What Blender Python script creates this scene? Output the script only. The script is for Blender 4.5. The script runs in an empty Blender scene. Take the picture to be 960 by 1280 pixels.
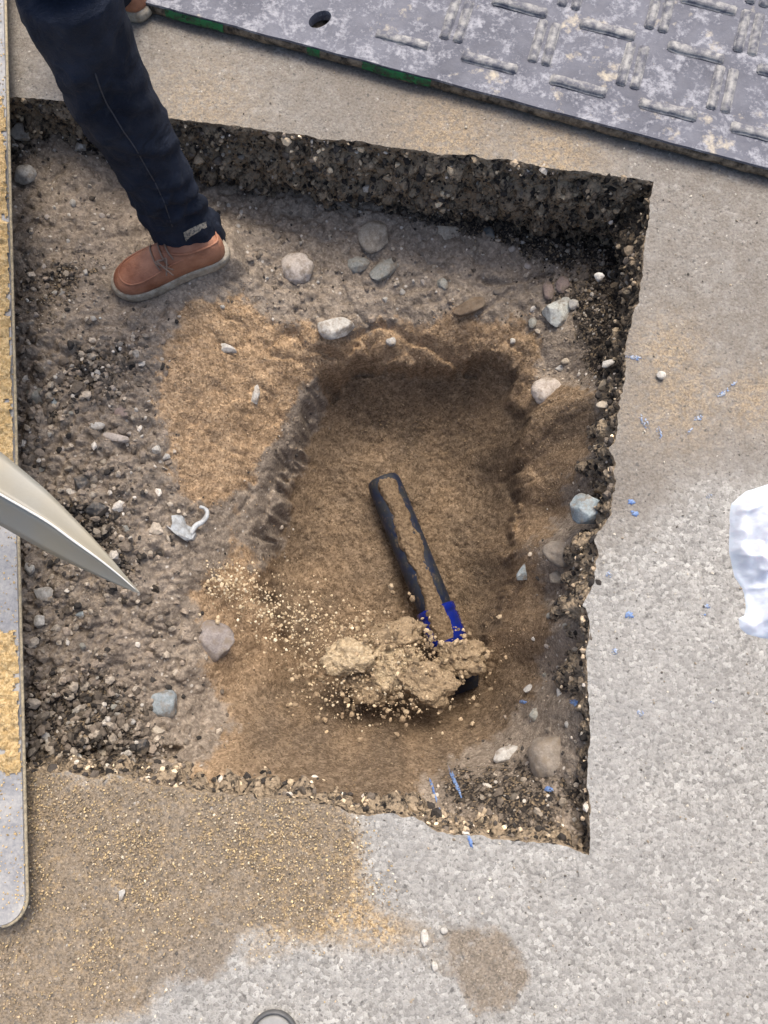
import bpy, bmesh, math, random
import numpy as np
from mathutils import Vector, Matrix
from mathutils.geometry import delaunay_2d_cdt
from mathutils.bvhtree import BVHTree

random.seed(7); RNG = np.random.default_rng(11)
sc = bpy.context.scene
C = sc.collection

# ------------------------------------------------------------------ camera, world, sun, exposure
PITCH = math.radians(12.0); CAMH = 1.5; FPX = 961.0
cam_d = bpy.data.cameras.new('camera'); cam = bpy.data.objects.new('camera', cam_d); C.objects.link(cam)
cam.location = (0, 0, CAMH); cam.rotation_euler = (PITCH, 0, 0)
cam_d.sensor_fit = 'VERTICAL'; cam_d.angle = 2*math.atan(640/FPX)
cam_d.clip_start = 0.02; cam_d.clip_end = 500
sc.camera = cam

SUN_EL, SUN_AZ = math.radians(60), math.radians(12)      # azimuth from +y towards +x
w = bpy.data.worlds.new('World'); sc.world = w; w.use_nodes = True
nt = w.node_tree; nt.nodes.clear()
sky = nt.nodes.new('ShaderNodeTexSky'); sky.sky_type = 'NISHITA'; sky.sun_disc = False
sky.sun_elevation = SUN_EL; sky.sun_rotation = SUN_AZ; sky.dust_density = 6.0; sky.air_density = 1.0; sky.ozone_density = 1.0
bg = nt.nodes.new('ShaderNodeBackground'); bg.inputs['Strength'].default_value = 0.135
wo = nt.nodes.new('ShaderNodeOutputWorld')
nt.links.new(sky.outputs[0], bg.inputs[0]); nt.links.new(bg.outputs[0], wo.inputs[0])
sd = bpy.data.lights.new('sun', 'SUN'); so = bpy.data.objects.new('sun', sd); C.objects.link(so)
sd.energy = 1.5; sd.angle = math.radians(28); sd.color = (1.0, 0.93, 0.82)
sdir = Vector((math.sin(SUN_AZ)*math.cos(SUN_EL), math.cos(SUN_AZ)*math.cos(SUN_EL), math.sin(SUN_EL)))
so.rotation_euler = sdir.to_track_quat('Z', 'Y').to_euler(); so.location = sdir*20
sc.view_settings.view_transform = 'Standard'; sc.view_settings.look = 'None'
sc.view_settings.exposure = 0.80; sc.view_settings.gamma = 1.0; sc.view_settings.use_curve_mapping = False

# ------------------------------------------------------------------ layout helpers: survey points -> world
cP, sP = math.cos(PITCH), math.sin(PITCH)
def ray(u, v):
    dx = (u-480)/FPX; dy = -(v-640)/FPX
    return np.array([dx, dy*cP+sP, dy*sP-cP])
def P(u, v, z=0.0):
    d = ray(u, v); t = (z-CAMH)/d[2]
    return Vector((d[0]*t, d[1]*t, z))
def proj(x, y, z):
    zz = z-CAMH
    yc = y*cP+zz*sP; zc = -y*sP+zz*cP
    return 480+FPX*x/(-zc), 640-FPX*yc/(-zc)
def pxm(u, v, z):                                        # metres per pixel at a spot
    d = ray(u, v); return (z-CAMH)/d[2]/FPX

# ------------------------------------------------------------------ numpy noise
def _h(ix, iy, iz, seed):
    n = (ix.astype(np.int64)*374761393 + iy.astype(np.int64)*668265263 + iz.astype(np.int64)*2147483647 + seed*1274126177) & 0xffffffff
    n = ((n ^ (n >> 13))*1274126177) & 0xffffffff
    n = ((n ^ (n >> 16))*2246822519) & 0xffffffff
    n = n ^ (n >> 15)
    return (n & 0xffffff)/float(0xffffff)
def vn(x, y, z=None, seed=0):
    x = np.asarray(x, float); y = np.asarray(y, float)
    z = np.zeros_like(x) if z is None else np.asarray(z, float)
    x0 = np.floor(x); y0 = np.floor(y); z0 = np.floor(z)
    fx, fy, fz = x-x0, y-y0, z-z0
    fx = fx*fx*(3-2*fx); fy = fy*fy*(3-2*fy); fz = fz*fz*(3-2*fz)
    r = 0
    for a in (0, 1):
        for b in (0, 1):
            for c in (0, 1):
                r = r + _h(x0+a, y0+b, z0+c, seed)*(fx if a else 1-fx)*(fy if b else 1-fy)*(fz if c else 1-fz)
    return r*2-1
def fbm(x, y, z=None, s=1.0, o=4, g=0.5, seed=0):
    r = 0; a = 1.0; t = 0
    for k in range(o):
        f = s*2.03**k
        r = r + a*vn(np.asarray(x)*f+k*7.3, np.asarray(y)*f+k*3.1, None if z is None else np.asarray(z)*f, seed+k*13); t += a; a *= g
    return r/t
def domes(x, y, cell, seed, rmin=.25, rmax=.75):         # bed of rounded bumps
    gx, gy = x/cell, y/cell; ix, iy = np.floor(gx), np.floor(gy); best = np.zeros_like(gx)
    for a in (-1, 0, 1):
        for b in (-1, 0, 1):
            jx, jy = ix+a, iy+b; o = np.zeros_like(jx)
            px = jx+_h(jx, jy, o, seed); py = jy+_h(jx, jy, o, seed+1); r = rmin+(rmax-rmin)*_h(jx, jy, o, seed+2)**2
            d2 = ((gx-px)**2+(gy-py)**2)/r**2
            best = np.maximum(best, r*np.sqrt(np.clip(1-d2, 0, 1)))
    return best*cell
def sstep(a, b, x):
    t = np.clip((x-a)/(b-a), 0, 1); return t*t*(3-2*t)
def sdf(u, v, poly):                                     # positive inside
    u = np.asarray(u, float); v = np.asarray(v, float)
    d = np.full(u.shape, 1e9); ins = np.zeros(u.shape, bool)
    n = len(poly)
    for i in range(n):
        x1, y1 = poly[i]; x2, y2 = poly[(i+1) % n]
        ex, ey = x2-x1, y2-y1; L = ex*ex+ey*ey+1e-12
        t = np.clip(((u-x1)*ex+(v-y1)*ey)/L, 0, 1)
        d = np.minimum(d, np.hypot(u-x1-t*ex, v-y1-t*ey))
        cnd = (y1 > v) != (y2 > v)
        with np.errstate(divide='ignore', invalid='ignore'):
            xi = ex*(v-y1)/(ey if ey != 0 else 1e-12)+x1
        ins ^= cnd & (u < xi)
    return np.where(ins, d, -d)

# ------------------------------------------------------------------ object helpers
def tag(o, label=None, cat=None, group=None, kind=None):
    if label: o['label'] = label
    if cat: o['category'] = cat
    if group: o['group'] = group
    if kind: o['kind'] = kind
    return o
def empty(name, loc=(0, 0, 0), rz=0):
    o = bpy.data.objects.new(name, None); C.objects.link(o); o.location = loc; o.rotation_euler = (0, 0, rz); o.empty_display_size = .05
    return o
def link(name, me, m=None, parent=None, loc=None):
    o = bpy.data.objects.new(name, me); C.objects.link(o)
    if m is not None: me.materials.append(m)
    if loc is not None: o.location = loc
    if parent is not None:
        o.parent = parent
        if parent.type == 'EMPTY' or parent.location.length > 0:
            o.matrix_parent_inverse = Matrix.Translation(parent.location).inverted() if parent.rotation_euler.z == 0 else parent.matrix_basis.inverted()
    return o
def arr_mesh(name, V, F, smooth=True, attrs=None, col=None):
    V = np.asarray(V, np.float32); F = np.asarray(F, np.int32); k = F.shape[1]
    me = bpy.data.meshes.new(name)
    me.vertices.add(len(V)); me.vertices.foreach_set('co', V.ravel())
    me.loops.add(F.size); me.loops.foreach_set('vertex_index', F.ravel())
    me.polygons.add(len(F)); me.polygons.foreach_set('loop_start', np.arange(0, F.size, k, dtype=np.int32))
    me.polygons.foreach_set('loop_total', np.full(len(F), k, np.int32))
    me.polygons.foreach_set('use_smooth', np.full(len(F), smooth))
    me.update(calc_edges=True)
    for kk, a in (attrs or {}).items():
        at = me.attributes.new(kk, 'FLOAT', 'POINT'); at.data.foreach_set('value', np.asarray(a, np.float32))
    if col is not None:
        at = me.attributes.new('Col', 'FLOAT_COLOR', 'POINT')
        cc = np.ones((len(V), 4), np.float32); cc[:, :3] = col; at.data.foreach_set('color', cc.ravel())
    return me
def bm_mesh(name, bm, smooth=True):
    me = bpy.data.meshes.new(name); bm.normal_update(); bm.to_mesh(me); bm.free()
    for p in me.polygons: p.use_smooth = smooth
    return me
def loft(rings, cap=True):                               # rings: list of equal-length lists of points
    V = [p for r in rings for p in r]; n = len(rings[0]); F = []
    for i in range(len(rings)-1):
        for j in range(n):
            a, b = i*n+j, i*n+(j+1) % n; F.append((a, b, b+n, a+n))
    if cap:
        F.append(tuple(range(n-1, -1, -1))); k = (len(rings)-1)*n; F.append(tuple(range(k, k+n)))
    return V, F
def poly_mesh(name, V, F, smooth=True):
    me = bpy.data.meshes.new(name); me.from_pydata([tuple(v) for v in V], [], F); me.update()
    bm = bmesh.new(); bm.from_mesh(me); bmesh.ops.recalc_face_normals(bm, faces=bm.faces); bm.to_mesh(me); bm.free()
    for p in me.polygons: p.use_smooth = smooth
    return me
def tube(pts, rad, n=8):
    pts = [Vector(p) for p in pts]; R = rad if isinstance(rad, (list, tuple)) else [rad]*len(pts); rings = []
    up = Vector((0, 0, 1))
    for i, p in enumerate(pts):
        t = (pts[min(i+1, len(pts)-1)]-pts[max(i-1, 0)]).normalized()
        a = t.cross(up)
        if a.length < .05: a = t.cross(Vector((0, 1, 0)))
        a.normalize(); b = a.cross(t).normalized()
        rings.append([p+R[i]*(a*math.cos(2*math.pi*k/n)+b*math.sin(2*math.pi*k/n)) for k in range(n)])
    return loft(rings)
def join_parts(lst):
    V, F = [], []
    for v, f in lst:
        o = len(V); V += list(v); F += [tuple(i+o for i in q) for q in f]
    return V, F
def spline(pts, n):
    pts = [Vector(p) for p in pts]; out = []
    m = len(pts)
    for i in range(m-1):
        p0, p1, p2, p3 = pts[max(i-1, 0)], pts[i], pts[i+1], pts[min(i+2, m-1)]
        for k in range(n):
            t = k/n
            out.append(.5*((2*p1)+(p2-p0)*t+(2*p0-5*p1+4*p2-p3)*t*t+(3*p1-p0-3*p2+p3)*t**3))
    out.append(pts[-1]); return out

# ------------------------------------------------------------------ material helper
class MT:
    def __init__(s, name, rough=.9, spec=.25):
        s.m = bpy.data.materials.new(name); s.m.use_nodes = True; s.t = s.m.node_tree; s.n = s.t.nodes
        s.b = s.n['Principled BSDF']; s.b.inputs['Roughness'].default_value = rough
        s.b.inputs['Specular IOR Level'].default_value = spec
        tc = s.n.new('ShaderNodeTexCoord'); s.co = tc.outputs['Object']
    def set(s, inp, val):
        if hasattr(val, 'is_linked') or hasattr(val, 'links'): s.t.links.new(val, inp)
        elif isinstance(val, tuple) and len(val) == 3 and inp.type == 'RGBA': inp.default_value = (*val, 1)
        else: inp.default_value = val
    def noise(s, scale, detail=4, rough=.55, vec=None, out=0, dist=0):
        n = s.n.new('ShaderNodeTexNoise'); n.inputs['Scale'].default_value = scale; n.inputs['Detail'].default_value = detail
        n.inputs['Roughness'].default_value = rough; n.inputs['Distortion'].default_value = dist
        s.t.links.new(vec or s.co, n.inputs['Vector']); return n.outputs[out]
    def vor(s, scale, out='Distance', feature='F1', vec=None, rand=1.0):
        n = s.n.new('ShaderNodeTexVoronoi'); n.feature = feature; n.inputs['Scale'].default_value = scale; n.inputs['Randomness'].default_value = rand
        s.t.links.new(vec or s.co, n.inputs['Vector']); return n.outputs[out]
    def sep(s, c):
        n = s.n.new('ShaderNodeSeparateColor'); s.t.links.new(c, n.inputs[0]); return n.outputs
    def ramp(s, f, stops, interp='LINEAR'):
        n = s.n.new('ShaderNodeValToRGB'); n.color_ramp.interpolation = interp; e = n.color_ramp.elements
        while len(e) < len(stops): e.new(.5)
        for q, (p, c) in zip(e, stops):
            q.position = p; q.color = (c, c, c, 1) if isinstance(c, (int, float)) else (*c, 1)
        s.t.links.new(f, n.inputs[0]); return n.outputs[0]
    def mix(s, f, a, b, blend='MIX'):
        n = s.n.new('ShaderNodeMix'); n.data_type = 'RGBA'; n.blend_type = blend
        s.set(n.inputs[0], f); s.set(n.inputs[6], a); s.set(n.inputs[7], b); return n.outputs[2]
    def math(s, op, a, b=0.0, clamp=False):
        n = s.n.new('ShaderNodeMath'); n.operation = op; n.use_clamp = clamp; s.set(n.inputs[0], a); s.set(n.inputs[1], b); return n.outputs[0]
    def attr(s, name, out='Fac'):
        n = s.n.new('ShaderNodeAttribute'); n.attribute_name = name; return n.outputs[out]
    def warp(s, amt, scale):
        n = s.n.new('ShaderNodeVectorMath'); n.operation = 'MULTIPLY_ADD'
        s.t.links.new(s.noise(scale, 2, out=1), n.inputs[0]); n.inputs[1].default_value = (amt,)*3; s.t.links.new(s.co, n.inputs[2]); return n.outputs[0]
    def bump(s, h, strength=.5, dist=.002, normal=None):
        n = s.n.new('ShaderNodeBump'); n.inputs['Strength'].default_value = strength; n.inputs['Distance'].default_value = dist
        s.t.links.new(h, n.inputs['Height'])
        if normal: s.t.links.new(normal, n.inputs['Normal'])
        return n.outputs[0]
    def done(s, col, nrm=None, rough=None):
        s.set(s.b.inputs['Base Color'], col)
        if nrm: s.t.links.new(nrm, s.b.inputs['Normal'])
        if rough is not None: s.set(s.b.inputs['Roughness'], rough)
        return s.m

def m_pavement():
    t = MT('weathered_asphalt', .95, .12)
    wv = t.warp(.006, 120)
    g = t.sep(t.vor(140, 'Color', vec=wv)); g2 = t.sep(t.vor(330, 'Color', vec=wv))
    base = t.ramp(g[0], [(0, (.16, .153, .143)), (.25, (.275, .266, .25)), (.6, (.365, .355, .335)), (.88, (.44, .43, .408)), (1, (.60, .588, .56))])
    fine = t.ramp(g2[1], [(0, (.24, .233, .22)), (.5, (.38, .37, .35)), (1, (.50, .49, .465))])
    c = t.mix(.34, base, fine)
    c = t.mix(t.ramp(t.noise(135, 3, .6), [(.34, .75), (.43, 0.0)]), c, (.15, .147, .14))
    c = t.mix(1.0, c, t.ramp(t.noise(17, 5, .7), [(.3, (.80, .80, .79)), (.7, (1.08, 1.08, 1.065))]), 'MULTIPLY')
    c = t.mix(t.ramp(t.noise(2.3, 6, .65, dist=.6), [(.54, 0.0), (.74, .35)]), c, (.25, .24, .225))
    c = t.mix(t.ramp(t.noise(3.2, 4, .6), [(.35, 0.0), (.7, .5)]), c, (.30, .294, .282))
    # brown dust trodden over the asphalt
    d = t.attr('dust'); n1 = t.noise(28, 5, .65); n2 = t.noise(190, 3, .6)
    dm = t.ramp(t.math('ADD', d, t.math('MULTIPLY', t.math('SUBTRACT', n1, .5), 1.0)), [(.2, 0.0), (.95, 1.0)])
    dust = t.mix(t.ramp(n2, [(.3, 0.0), (.7, 1.0)]), (.125, .110, .093), (.245, .216, .184))
    c = t.mix(t.math('MULTIPLY', dm, .85), c, dust)
    # yellow sand thrown over it
    s = t.attr('sand')
    sm = t.math('MULTIPLY', s, t.ramp(t.math('ADD', t.noise(75, 4, .7), t.math('MULTIPLY', n2, .3)), [(.48, 0.0), (.72, 1.0)]), True)
    sandc = t.ramp(g2[0], [(0, (.17, .115, .06)), (.5, (.40, .285, .155)), (1, (.58, .44, .26))])
    c = t.mix(sm, c, sandc)
    # dark moist staining
    c = t.mix(t.math('MULTIPLY', .88, t.ramp(t.math('ADD', t.attr('damp'), t.math('MULTIPLY', t.math('SUBTRACT', t.noise(36, 6, .72), .5), 1.9)), [(.30, 0.0), (.78, 1.0)])), c, t.mix(t.math('MULTIPLY', t.math('ADD', t.math('MULTIPLY', g[1], .35), t.math('MULTIPLY', g2[2], .65)), t.math('ADD', .3, n2)), (.10, .083, .064), (.37, .305, .232)))
    # small dark pits and pale chips
    c = t.mix(t.ramp(t.noise(95, 2, .5), [(.28, .8), (.37, 0.0)]), c, (.11, .105, .10))
    sp = t.sep(t.vor(95, 'Color'))
    c = t.mix(t.math('MULTIPLY', t.math('GREATER_THAN', sp[2], .972), t.ramp(t.vor(95, vec=wv), [(.12, .6), (.3, 0.0)])), c, (.60, .57, .52))
    h = t.math('ADD', t.math('MULTIPLY', t.vor(140, vec=wv), -.7), t.math('MULTIPLY', t.noise(420, 3, .7), .9))
    h = t.math('ADD', h, t.math('ADD', t.math('MULTIPLY', t.noise(60, 3), .4), t.math('MULTIPLY', g[1], .55)))
    return t.done(c, t.bump(h, .8, .0026))

def m_soil():
    t = MT('dug_ground', 1.0, .05)
    n1 = t.noise(9, 6, .62); n2 = t.noise(55, 5, .65); n3 = t.noise(260, 3, .7)
    g = t.sep(t.vor(210, 'Color')); g2 = t.sep(t.vor(90, 'Color'))
    soil = t.ramp(n1, [(.3, (0.154, 0.124, 0.097)), (.5, (0.262, 0.215, 0.168)), (.7, (0.435, 0.365, 0.294))])
    soil = t.mix(.55, soil, t.ramp(n2, [(.3, (0.077, 0.064, 0.052)), (.48, (0.243, 0.200, 0.159)), (.7, (0.563, 0.480, 0.384))]))
    soil = t.mix(.35, soil, t.ramp(g[0], [(0, (.05, .042, .036)), (.6, (.20, .165, .13)), (1, (.42, .36, .29))]))
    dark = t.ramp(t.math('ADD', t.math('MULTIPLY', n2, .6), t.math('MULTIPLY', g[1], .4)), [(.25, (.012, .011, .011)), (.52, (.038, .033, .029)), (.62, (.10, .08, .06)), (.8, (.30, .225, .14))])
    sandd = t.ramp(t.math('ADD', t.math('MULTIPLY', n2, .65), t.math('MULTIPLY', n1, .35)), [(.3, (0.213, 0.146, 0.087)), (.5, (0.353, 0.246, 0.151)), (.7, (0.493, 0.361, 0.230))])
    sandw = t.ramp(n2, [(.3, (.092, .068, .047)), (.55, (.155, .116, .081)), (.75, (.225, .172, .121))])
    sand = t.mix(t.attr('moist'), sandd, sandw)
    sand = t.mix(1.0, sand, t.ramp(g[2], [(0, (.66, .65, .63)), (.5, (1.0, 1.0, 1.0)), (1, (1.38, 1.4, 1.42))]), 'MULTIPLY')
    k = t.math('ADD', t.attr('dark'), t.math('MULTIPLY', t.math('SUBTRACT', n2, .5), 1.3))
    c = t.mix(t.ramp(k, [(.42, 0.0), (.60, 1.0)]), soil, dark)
    k = t.math('ADD', t.attr('sand'), t.math('MULTIPLY', t.math('SUBTRACT', t.noise(34, 5, .7), .5), .9))
    c = t.mix(t.ramp(k, [(.34, 0.0), (.68, 1.0)]), c, sand)
    sp = t.math('MULTIPLY', t.math('GREATER_THAN', g2[0], .965), t.ramp(t.vor(90), [(.25, 1.0), (.4, 0.0)]))
    c = t.mix(t.math('MULTIPLY', sp, t.math('SUBTRACT', 1.0, t.attr('sand')), True), c, (.52, .48, .42))
    h = t.math('ADD', t.math('MULTIPLY', n3, .6), t.math('MULTIPLY', t.vor(260), -.9))
    h = t.math('ADD', h, t.math('MULTIPLY', n2, 1.0))
    return t.done(c, t.bump(h, .6, .0030))

def m_cut():
    t = MT('cut_asphalt', .9, .2)
    n1 = t.noise(19, 6, .75); g = t.sep(t.vor(95, 'Color')); n2 = t.noise(150, 3, .65)
    c = t.ramp(g[0], [(0, (0.013, 0.012, 0.012)), (.45, (0.039, 0.034, 0.030)), (.7, (0.111, 0.088, 0.065)), (.86, (0.312, 0.234, 0.150)), (1, (0.598, 0.481, 0.325))])
    c = t.mix(t.ramp(n1, [(.38, .85), (.56, .1)]), c, (.024, .021, .019))
    c = t.mix(t.math('MULTIPLY', t.attr('dusty'), t.ramp(t.noise(48, 4, .7), [(.40, 0.0), (.56, .95)]), True), c, t.mix(n2, (.18, .138, .095), (.42, .335, .235)))
    h = t.math('ADD', t.math('MULTIPLY', t.vor(120), -1.0), n2)
    return t.done(c, t.bump(h, 1.0, .005))

def m_col(name, rough=.9, spec=.3, bump=.4, scale=180, vary=.35):
    t = MT(name, rough, spec)
    c = t.attr('Col', 'Color'); n = t.noise(scale, 4, .65)
    c = t.mix(1.0, c, t.ramp(n, [(.25, 1-vary), (.75, 1+vary*.5)]), 'MULTIPLY')
    return t.done(c, t.bump(n, bump, .002))

def m_stone(name, col, col2, rough=.85, scale=60, fleck=.0, spec=.3):
    t = MT(name, rough, spec); n = t.noise(scale, 5, .65); f = t.sep(t.vor(scale*5, 'Color'))
    c = t.mix(t.ramp(n, [(.35, 0.0), (.66, 1.0)]), col, col2)
    c = t.mix(.25, c, t.mix(f[0], tuple(x*.55 for x in col), tuple(min(1, x*1.35) for x in col2)))
    # dirt smeared on in patches
    c = t.mix(t.ramp(t.noise(scale*.6+9, 4, .7), [(.46, 0.0), (.64, .8)]), c, (.20, .16, .118))
    return t.done(c, t.bump(t.noise(scale*4, 4, .7), .5, .002))

M = {}
M['pavement'] = m_pavement(); M['soil'] = m_soil(); M['cut'] = m_cut()
M['grain'] = m_col('sand_grain', .9, .2, .2, 300, .2)
M['crumb'] = m_col('crumbled_rubble', .9, .25, .7, 170, .5)
M['sandclod'] = None

# ------------------------------------------------------------------ outlines surveyed on the pavement (z = 0)
edge_px = [(-60, 116), (12, 122), (75, 128), (140, 138), (215, 148), (300, 160), (345, 165), (440, 176), (520, 187), (600, 197), (680, 208), (760, 219), (819, 226),
           (808, 290), (803, 345), (796, 380), (785, 420), (780, 470), (772, 520), (768, 560), (768, 600), (762, 640), (746, 682), (739, 720),
           (735, 770), (733, 850), (737, 900), (735, 960), (738, 1010), (737, 1070),
           (702, 1054), (640, 1051), (590, 1045), (530, 1028), (480, 1019), (425, 1014), (375, 1003), (300, 995), (230, 987), (150, 973), (80, 967), (20, 962), (-50, 960)]
def densify(pts, step):
    out = []
    n = len(pts)
    for i in range(n):
        a, b = Vector(pts[i]), Vector(pts[(i+1) % n]); m = max(1, int(round((b-a).length/step)))
        out += [a.lerp(b, k/m) for k in range(m)]
    return out
hole = densify([P(u, v).to_2d() for u, v in edge_px], .0045)
hp = np.array([tuple(p) for p in hole])
tan = np.roll(hp, -1, 0)-np.roll(hp, 1, 0); tan /= np.linalg.norm(tan, axis=1)[:, None]+1e-9
nrm = np.stack([-tan[:, 1], tan[:, 0]], 1)               # clockwise outline: left normal points outwards
hu, hv = proj(hp[:, 0], hp[:, 1], 0*hp[:, 0])
rag = np.where((hv > 950) & (hu < 660), 1.5, 1.0)*np.where((hu > 720) & (hv > 440) & (hv < 760), 1.9, 1.0)
hp = hp+nrm*((fbm(hp[:, 0], hp[:, 1], s=22, o=3, seed=5)*.0075+fbm(hp[:, 0], hp[:, 1], s=110, o=2, seed=9)*.0022)*rag)[:, None]
tan = np.roll(hp, -3, 0)-np.roll(hp, 3, 0); tan /= np.linalg.norm(tan, axis=1)[:, None]+1e-9
nrm = np.stack([-tan[:, 1], tan[:, 0]], 1)
holepoly = [tuple(p) for p in hp]

# ------------------------------------------------------------------ the dug ground: one height field
CP = [(200,240,-.20),(300,262,-.23),(450,274,-.25),(600,287,-.26),(720,312,-.265),(770,330,-.25),(300,200,-.21),(600,215,-.26),(800,240,-.27),(850,300,-.28),(850,420,-.19),
 (30,150,-.11),(20,250,-.12),(100,220,-.14),(110,290,-.135),(150,350,-.15),(200,345,-.15),(260,325,-.155),(280,300,-.16),(40,420,-.10),(40,550,-.10),(100,500,-.12),(150,600,-.15),(60,700,-.13),(150,700,-.16),(60,850,-.12),(150,850,-.17),(60,945,-.09),(150,950,-.105),(200,900,-.20),(-60,150,-.11),(-60,500,-.1),(-60,800,-.11),(-60,1000,-.13),(60,60,-.12),
 (230,450,-.19),(215,600,-.21),(300,450,-.27),(300,550,-.33),(290,650,-.36),(235,720,-.26),(270,800,-.33),(250,900,-.28),(370,400,-.285),(310,390,-.245),(240,400,-.18),
 (385,470,-.38),(350,560,-.42),(318,650,-.42),(310,720,-.42),(420,430,-.33),(520,420,-.335),(620,432,-.35),(662,480,-.37),(652,560,-.42),(652,640,-.44),(640,720,-.46),(640,800,-.42),
 (430,500,-.50),(520,500,-.51),(600,500,-.51),(400,600,-.56),(500,600,-.585),(620,600,-.565),(360,700,-.55),(480,720,-.60),(600,720,-.60),(400,800,-.57),(500,820,-.62),(580,830,-.60),(360,790,-.52),
 (350,880,-.43),(450,900,-.47),(550,910,-.47),(620,880,-.43),(330,950,-.22),(430,965,-.23),(290,975,-.12),(530,970,-.25),(480,1000,-.13),(400,1000,-.085),(300,1025,-.04),(150,1020,-.055),(500,1070,-.05),
 (700,400,-.29),(740,400,-.23),(705,480,-.32),(740,500,-.17),(692,560,-.34),(735,600,-.155),(692,640,-.35),(722,680,-.12),(690,750,-.29),(720,780,-.085),(690,850,-.25),(720,880,-.07),(660,900,-.27),(640,950,-.22),(690,950,-.13),(560,990,-.19),(640,1020,-.09),(716,1015,-.08),(800,700,-.07),(800,950,-.05),(770,1110,-.05),(640,1100,-.07),
 (300,315,-.195),(400,330,-.265),(500,340,-.285),(600,350,-.295),(680,365,-.29),(560,390,-.305),(460,385,-.305)]
cp = np.array([(*P(*c)[:2], c[2]) for c in CP])
def tps_fit(p):
    n = len(p); d = np.linalg.norm(p[:, None, :2]-p[None, :, :2], axis=2)
    K = np.where(d > 0, d*d*np.log(d+1e-12), 0)+np.eye(n)*2e-4
    A = np.zeros((n+3, n+3)); A[:n, :n] = K; A[:n, n] = 1; A[:n, n+1:] = p[:, :2]; A[n, :n] = 1; A[n+1:, :n] = p[:, :2].T
    return np.linalg.solve(A, np.concatenate([p[:, 2], [0, 0, 0]]))
tw = tps_fit(cp)
def tps(x, y):
    r = tw[-3]+tw[-2]*x+tw[-1]*y
    for i in range(len(cp)):
        d2 = (x-cp[i, 0])**2+(y-cp[i, 1])**2; r = r+tw[i]*.5*d2*np.log(d2+1e-12)
    return r
STEP = .003
x0, y0 = hp.min(0)-.06; x1, y1 = hp.max(0)+.06
gx = np.arange(x0, x1, STEP); gy = np.arange(y0, y1, STEP); NX, NY = len(gx), len(gy)
X, Y = np.meshgrid(gx, gy)
Z0 = tps(X, Y)
U, Vv = proj(X, Y, Z0)
wu = fbm(X, Y, s=11, o=4, seed=21)*22+fbm(X, Y, s=60, o=2, seed=23)*7; wv_ = fbm(X, Y, s=11, o=4, seed=31)*22+fbm(X, Y, s=60, o=2, seed=33)*7
pit = [(410,474),(440,452),(500,446),(560,458),(610,452),(640,470),(648,520),(642,600),(652,660),(636,740),(618,800),(560,850),(420,850),(360,810),(322,730),(330,660),(352,600),(378,540),(388,500)]
sand_p = [(205,430),(240,385),(310,372),(345,400),(400,415),(420,425),(470,405),(560,398),(650,410),(672,440),(668,470),(700,478),(735,500),(745,545),(732,590),(705,612),(690,660),(650,690),(670,720),(690,770),(672,830),(672,870),(600,940),(520,985),(440,1012),(300,1010),(235,985),(235,975),(300,905),(268,850),(262,790),(238,742),(290,700),(300,640),(345,585),(388,520),(392,490),(370,480),(345,560),(300,615),(265,640),(225,600),(208,520)]
scarp = [(395,485),(372,505),(352,545),(318,600),(300,650),(310,720),(340,690),(350,620),(372,575),(392,530)]
gray_l = [(175,640),(300,640),(318,720),(330,800),(300,850),(250,880),(240,830),(215,740),(160,760)]
sU, sV = U+wu, Vv+wv_
s_pit = sdf(sU, sV, pit); s_sand = sdf(U+wu*.8, Vv+wv_*.8, sand_p); s_scarp = sdf(sU, sV, scarp)
SAND = sstep(-26, 22, s_sand+9*fbm(X, Y, s=90, o=2, seed=25))*(1-.8*sstep(-16, 12, s_scarp))
PIT = sstep(-4-7*sstep(470, 380, U), 5+7*sstep(470, 380, U), s_pit-6*sstep(470, 380, U)*fbm(X, Y, s=40, o=3, seed=27))
edge_d = sdf(X, Y, [holepoly[i] for i in range(0, len(holepoly), 4)])     # metres inside the cut
shoe_d = sdf(U, Vv, [(135,345),(150,385),(300,335),(290,295),(190,310)])
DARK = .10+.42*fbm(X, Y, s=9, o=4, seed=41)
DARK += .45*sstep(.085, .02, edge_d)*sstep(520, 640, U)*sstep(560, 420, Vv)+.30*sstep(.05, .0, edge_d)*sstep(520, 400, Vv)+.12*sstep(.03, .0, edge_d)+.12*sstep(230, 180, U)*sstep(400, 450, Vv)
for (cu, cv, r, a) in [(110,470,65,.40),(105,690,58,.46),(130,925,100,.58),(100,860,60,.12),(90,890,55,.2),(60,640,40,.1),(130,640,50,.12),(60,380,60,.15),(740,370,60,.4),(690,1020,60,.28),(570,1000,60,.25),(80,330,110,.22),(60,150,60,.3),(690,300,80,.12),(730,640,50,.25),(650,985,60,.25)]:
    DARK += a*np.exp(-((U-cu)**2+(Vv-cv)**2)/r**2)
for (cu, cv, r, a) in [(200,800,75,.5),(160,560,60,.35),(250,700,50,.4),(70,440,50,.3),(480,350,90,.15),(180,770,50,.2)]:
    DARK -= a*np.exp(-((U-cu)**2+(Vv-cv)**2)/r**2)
MOIST = np.clip(sstep(-14, 14, s_pit)+.75*sstep(560, 700, U)+.55*sstep(900, 800, Vv)*sstep(330, 430, U)*0+.8*sstep(790, 880, Vv)*sstep(225, 360, U)+.25*sstep(700, 760, Vv), 0, 1)
MOIST = np.clip(MOIST*(.85+.3*fbm(X, Y, s=14, seed=47)), 0, 1)
rough_l = (1-SAND)*sstep(330, 200, U)*sstep(380, 440, Vv)
Z = Z0.copy()
Z -= (.055+.05*sstep(470, 380, U))*PIT
Z += .012*fbm(X, Y, s=7, o=4, seed=51)*(1-.55*PIT)
Z += .006*fbm(X, Y, s=30, o=4, seed=53)*(1-.3*SAND)+rough_l*.016*fbm(X, Y, s=24, o=4, g=.62, seed=57)
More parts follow.
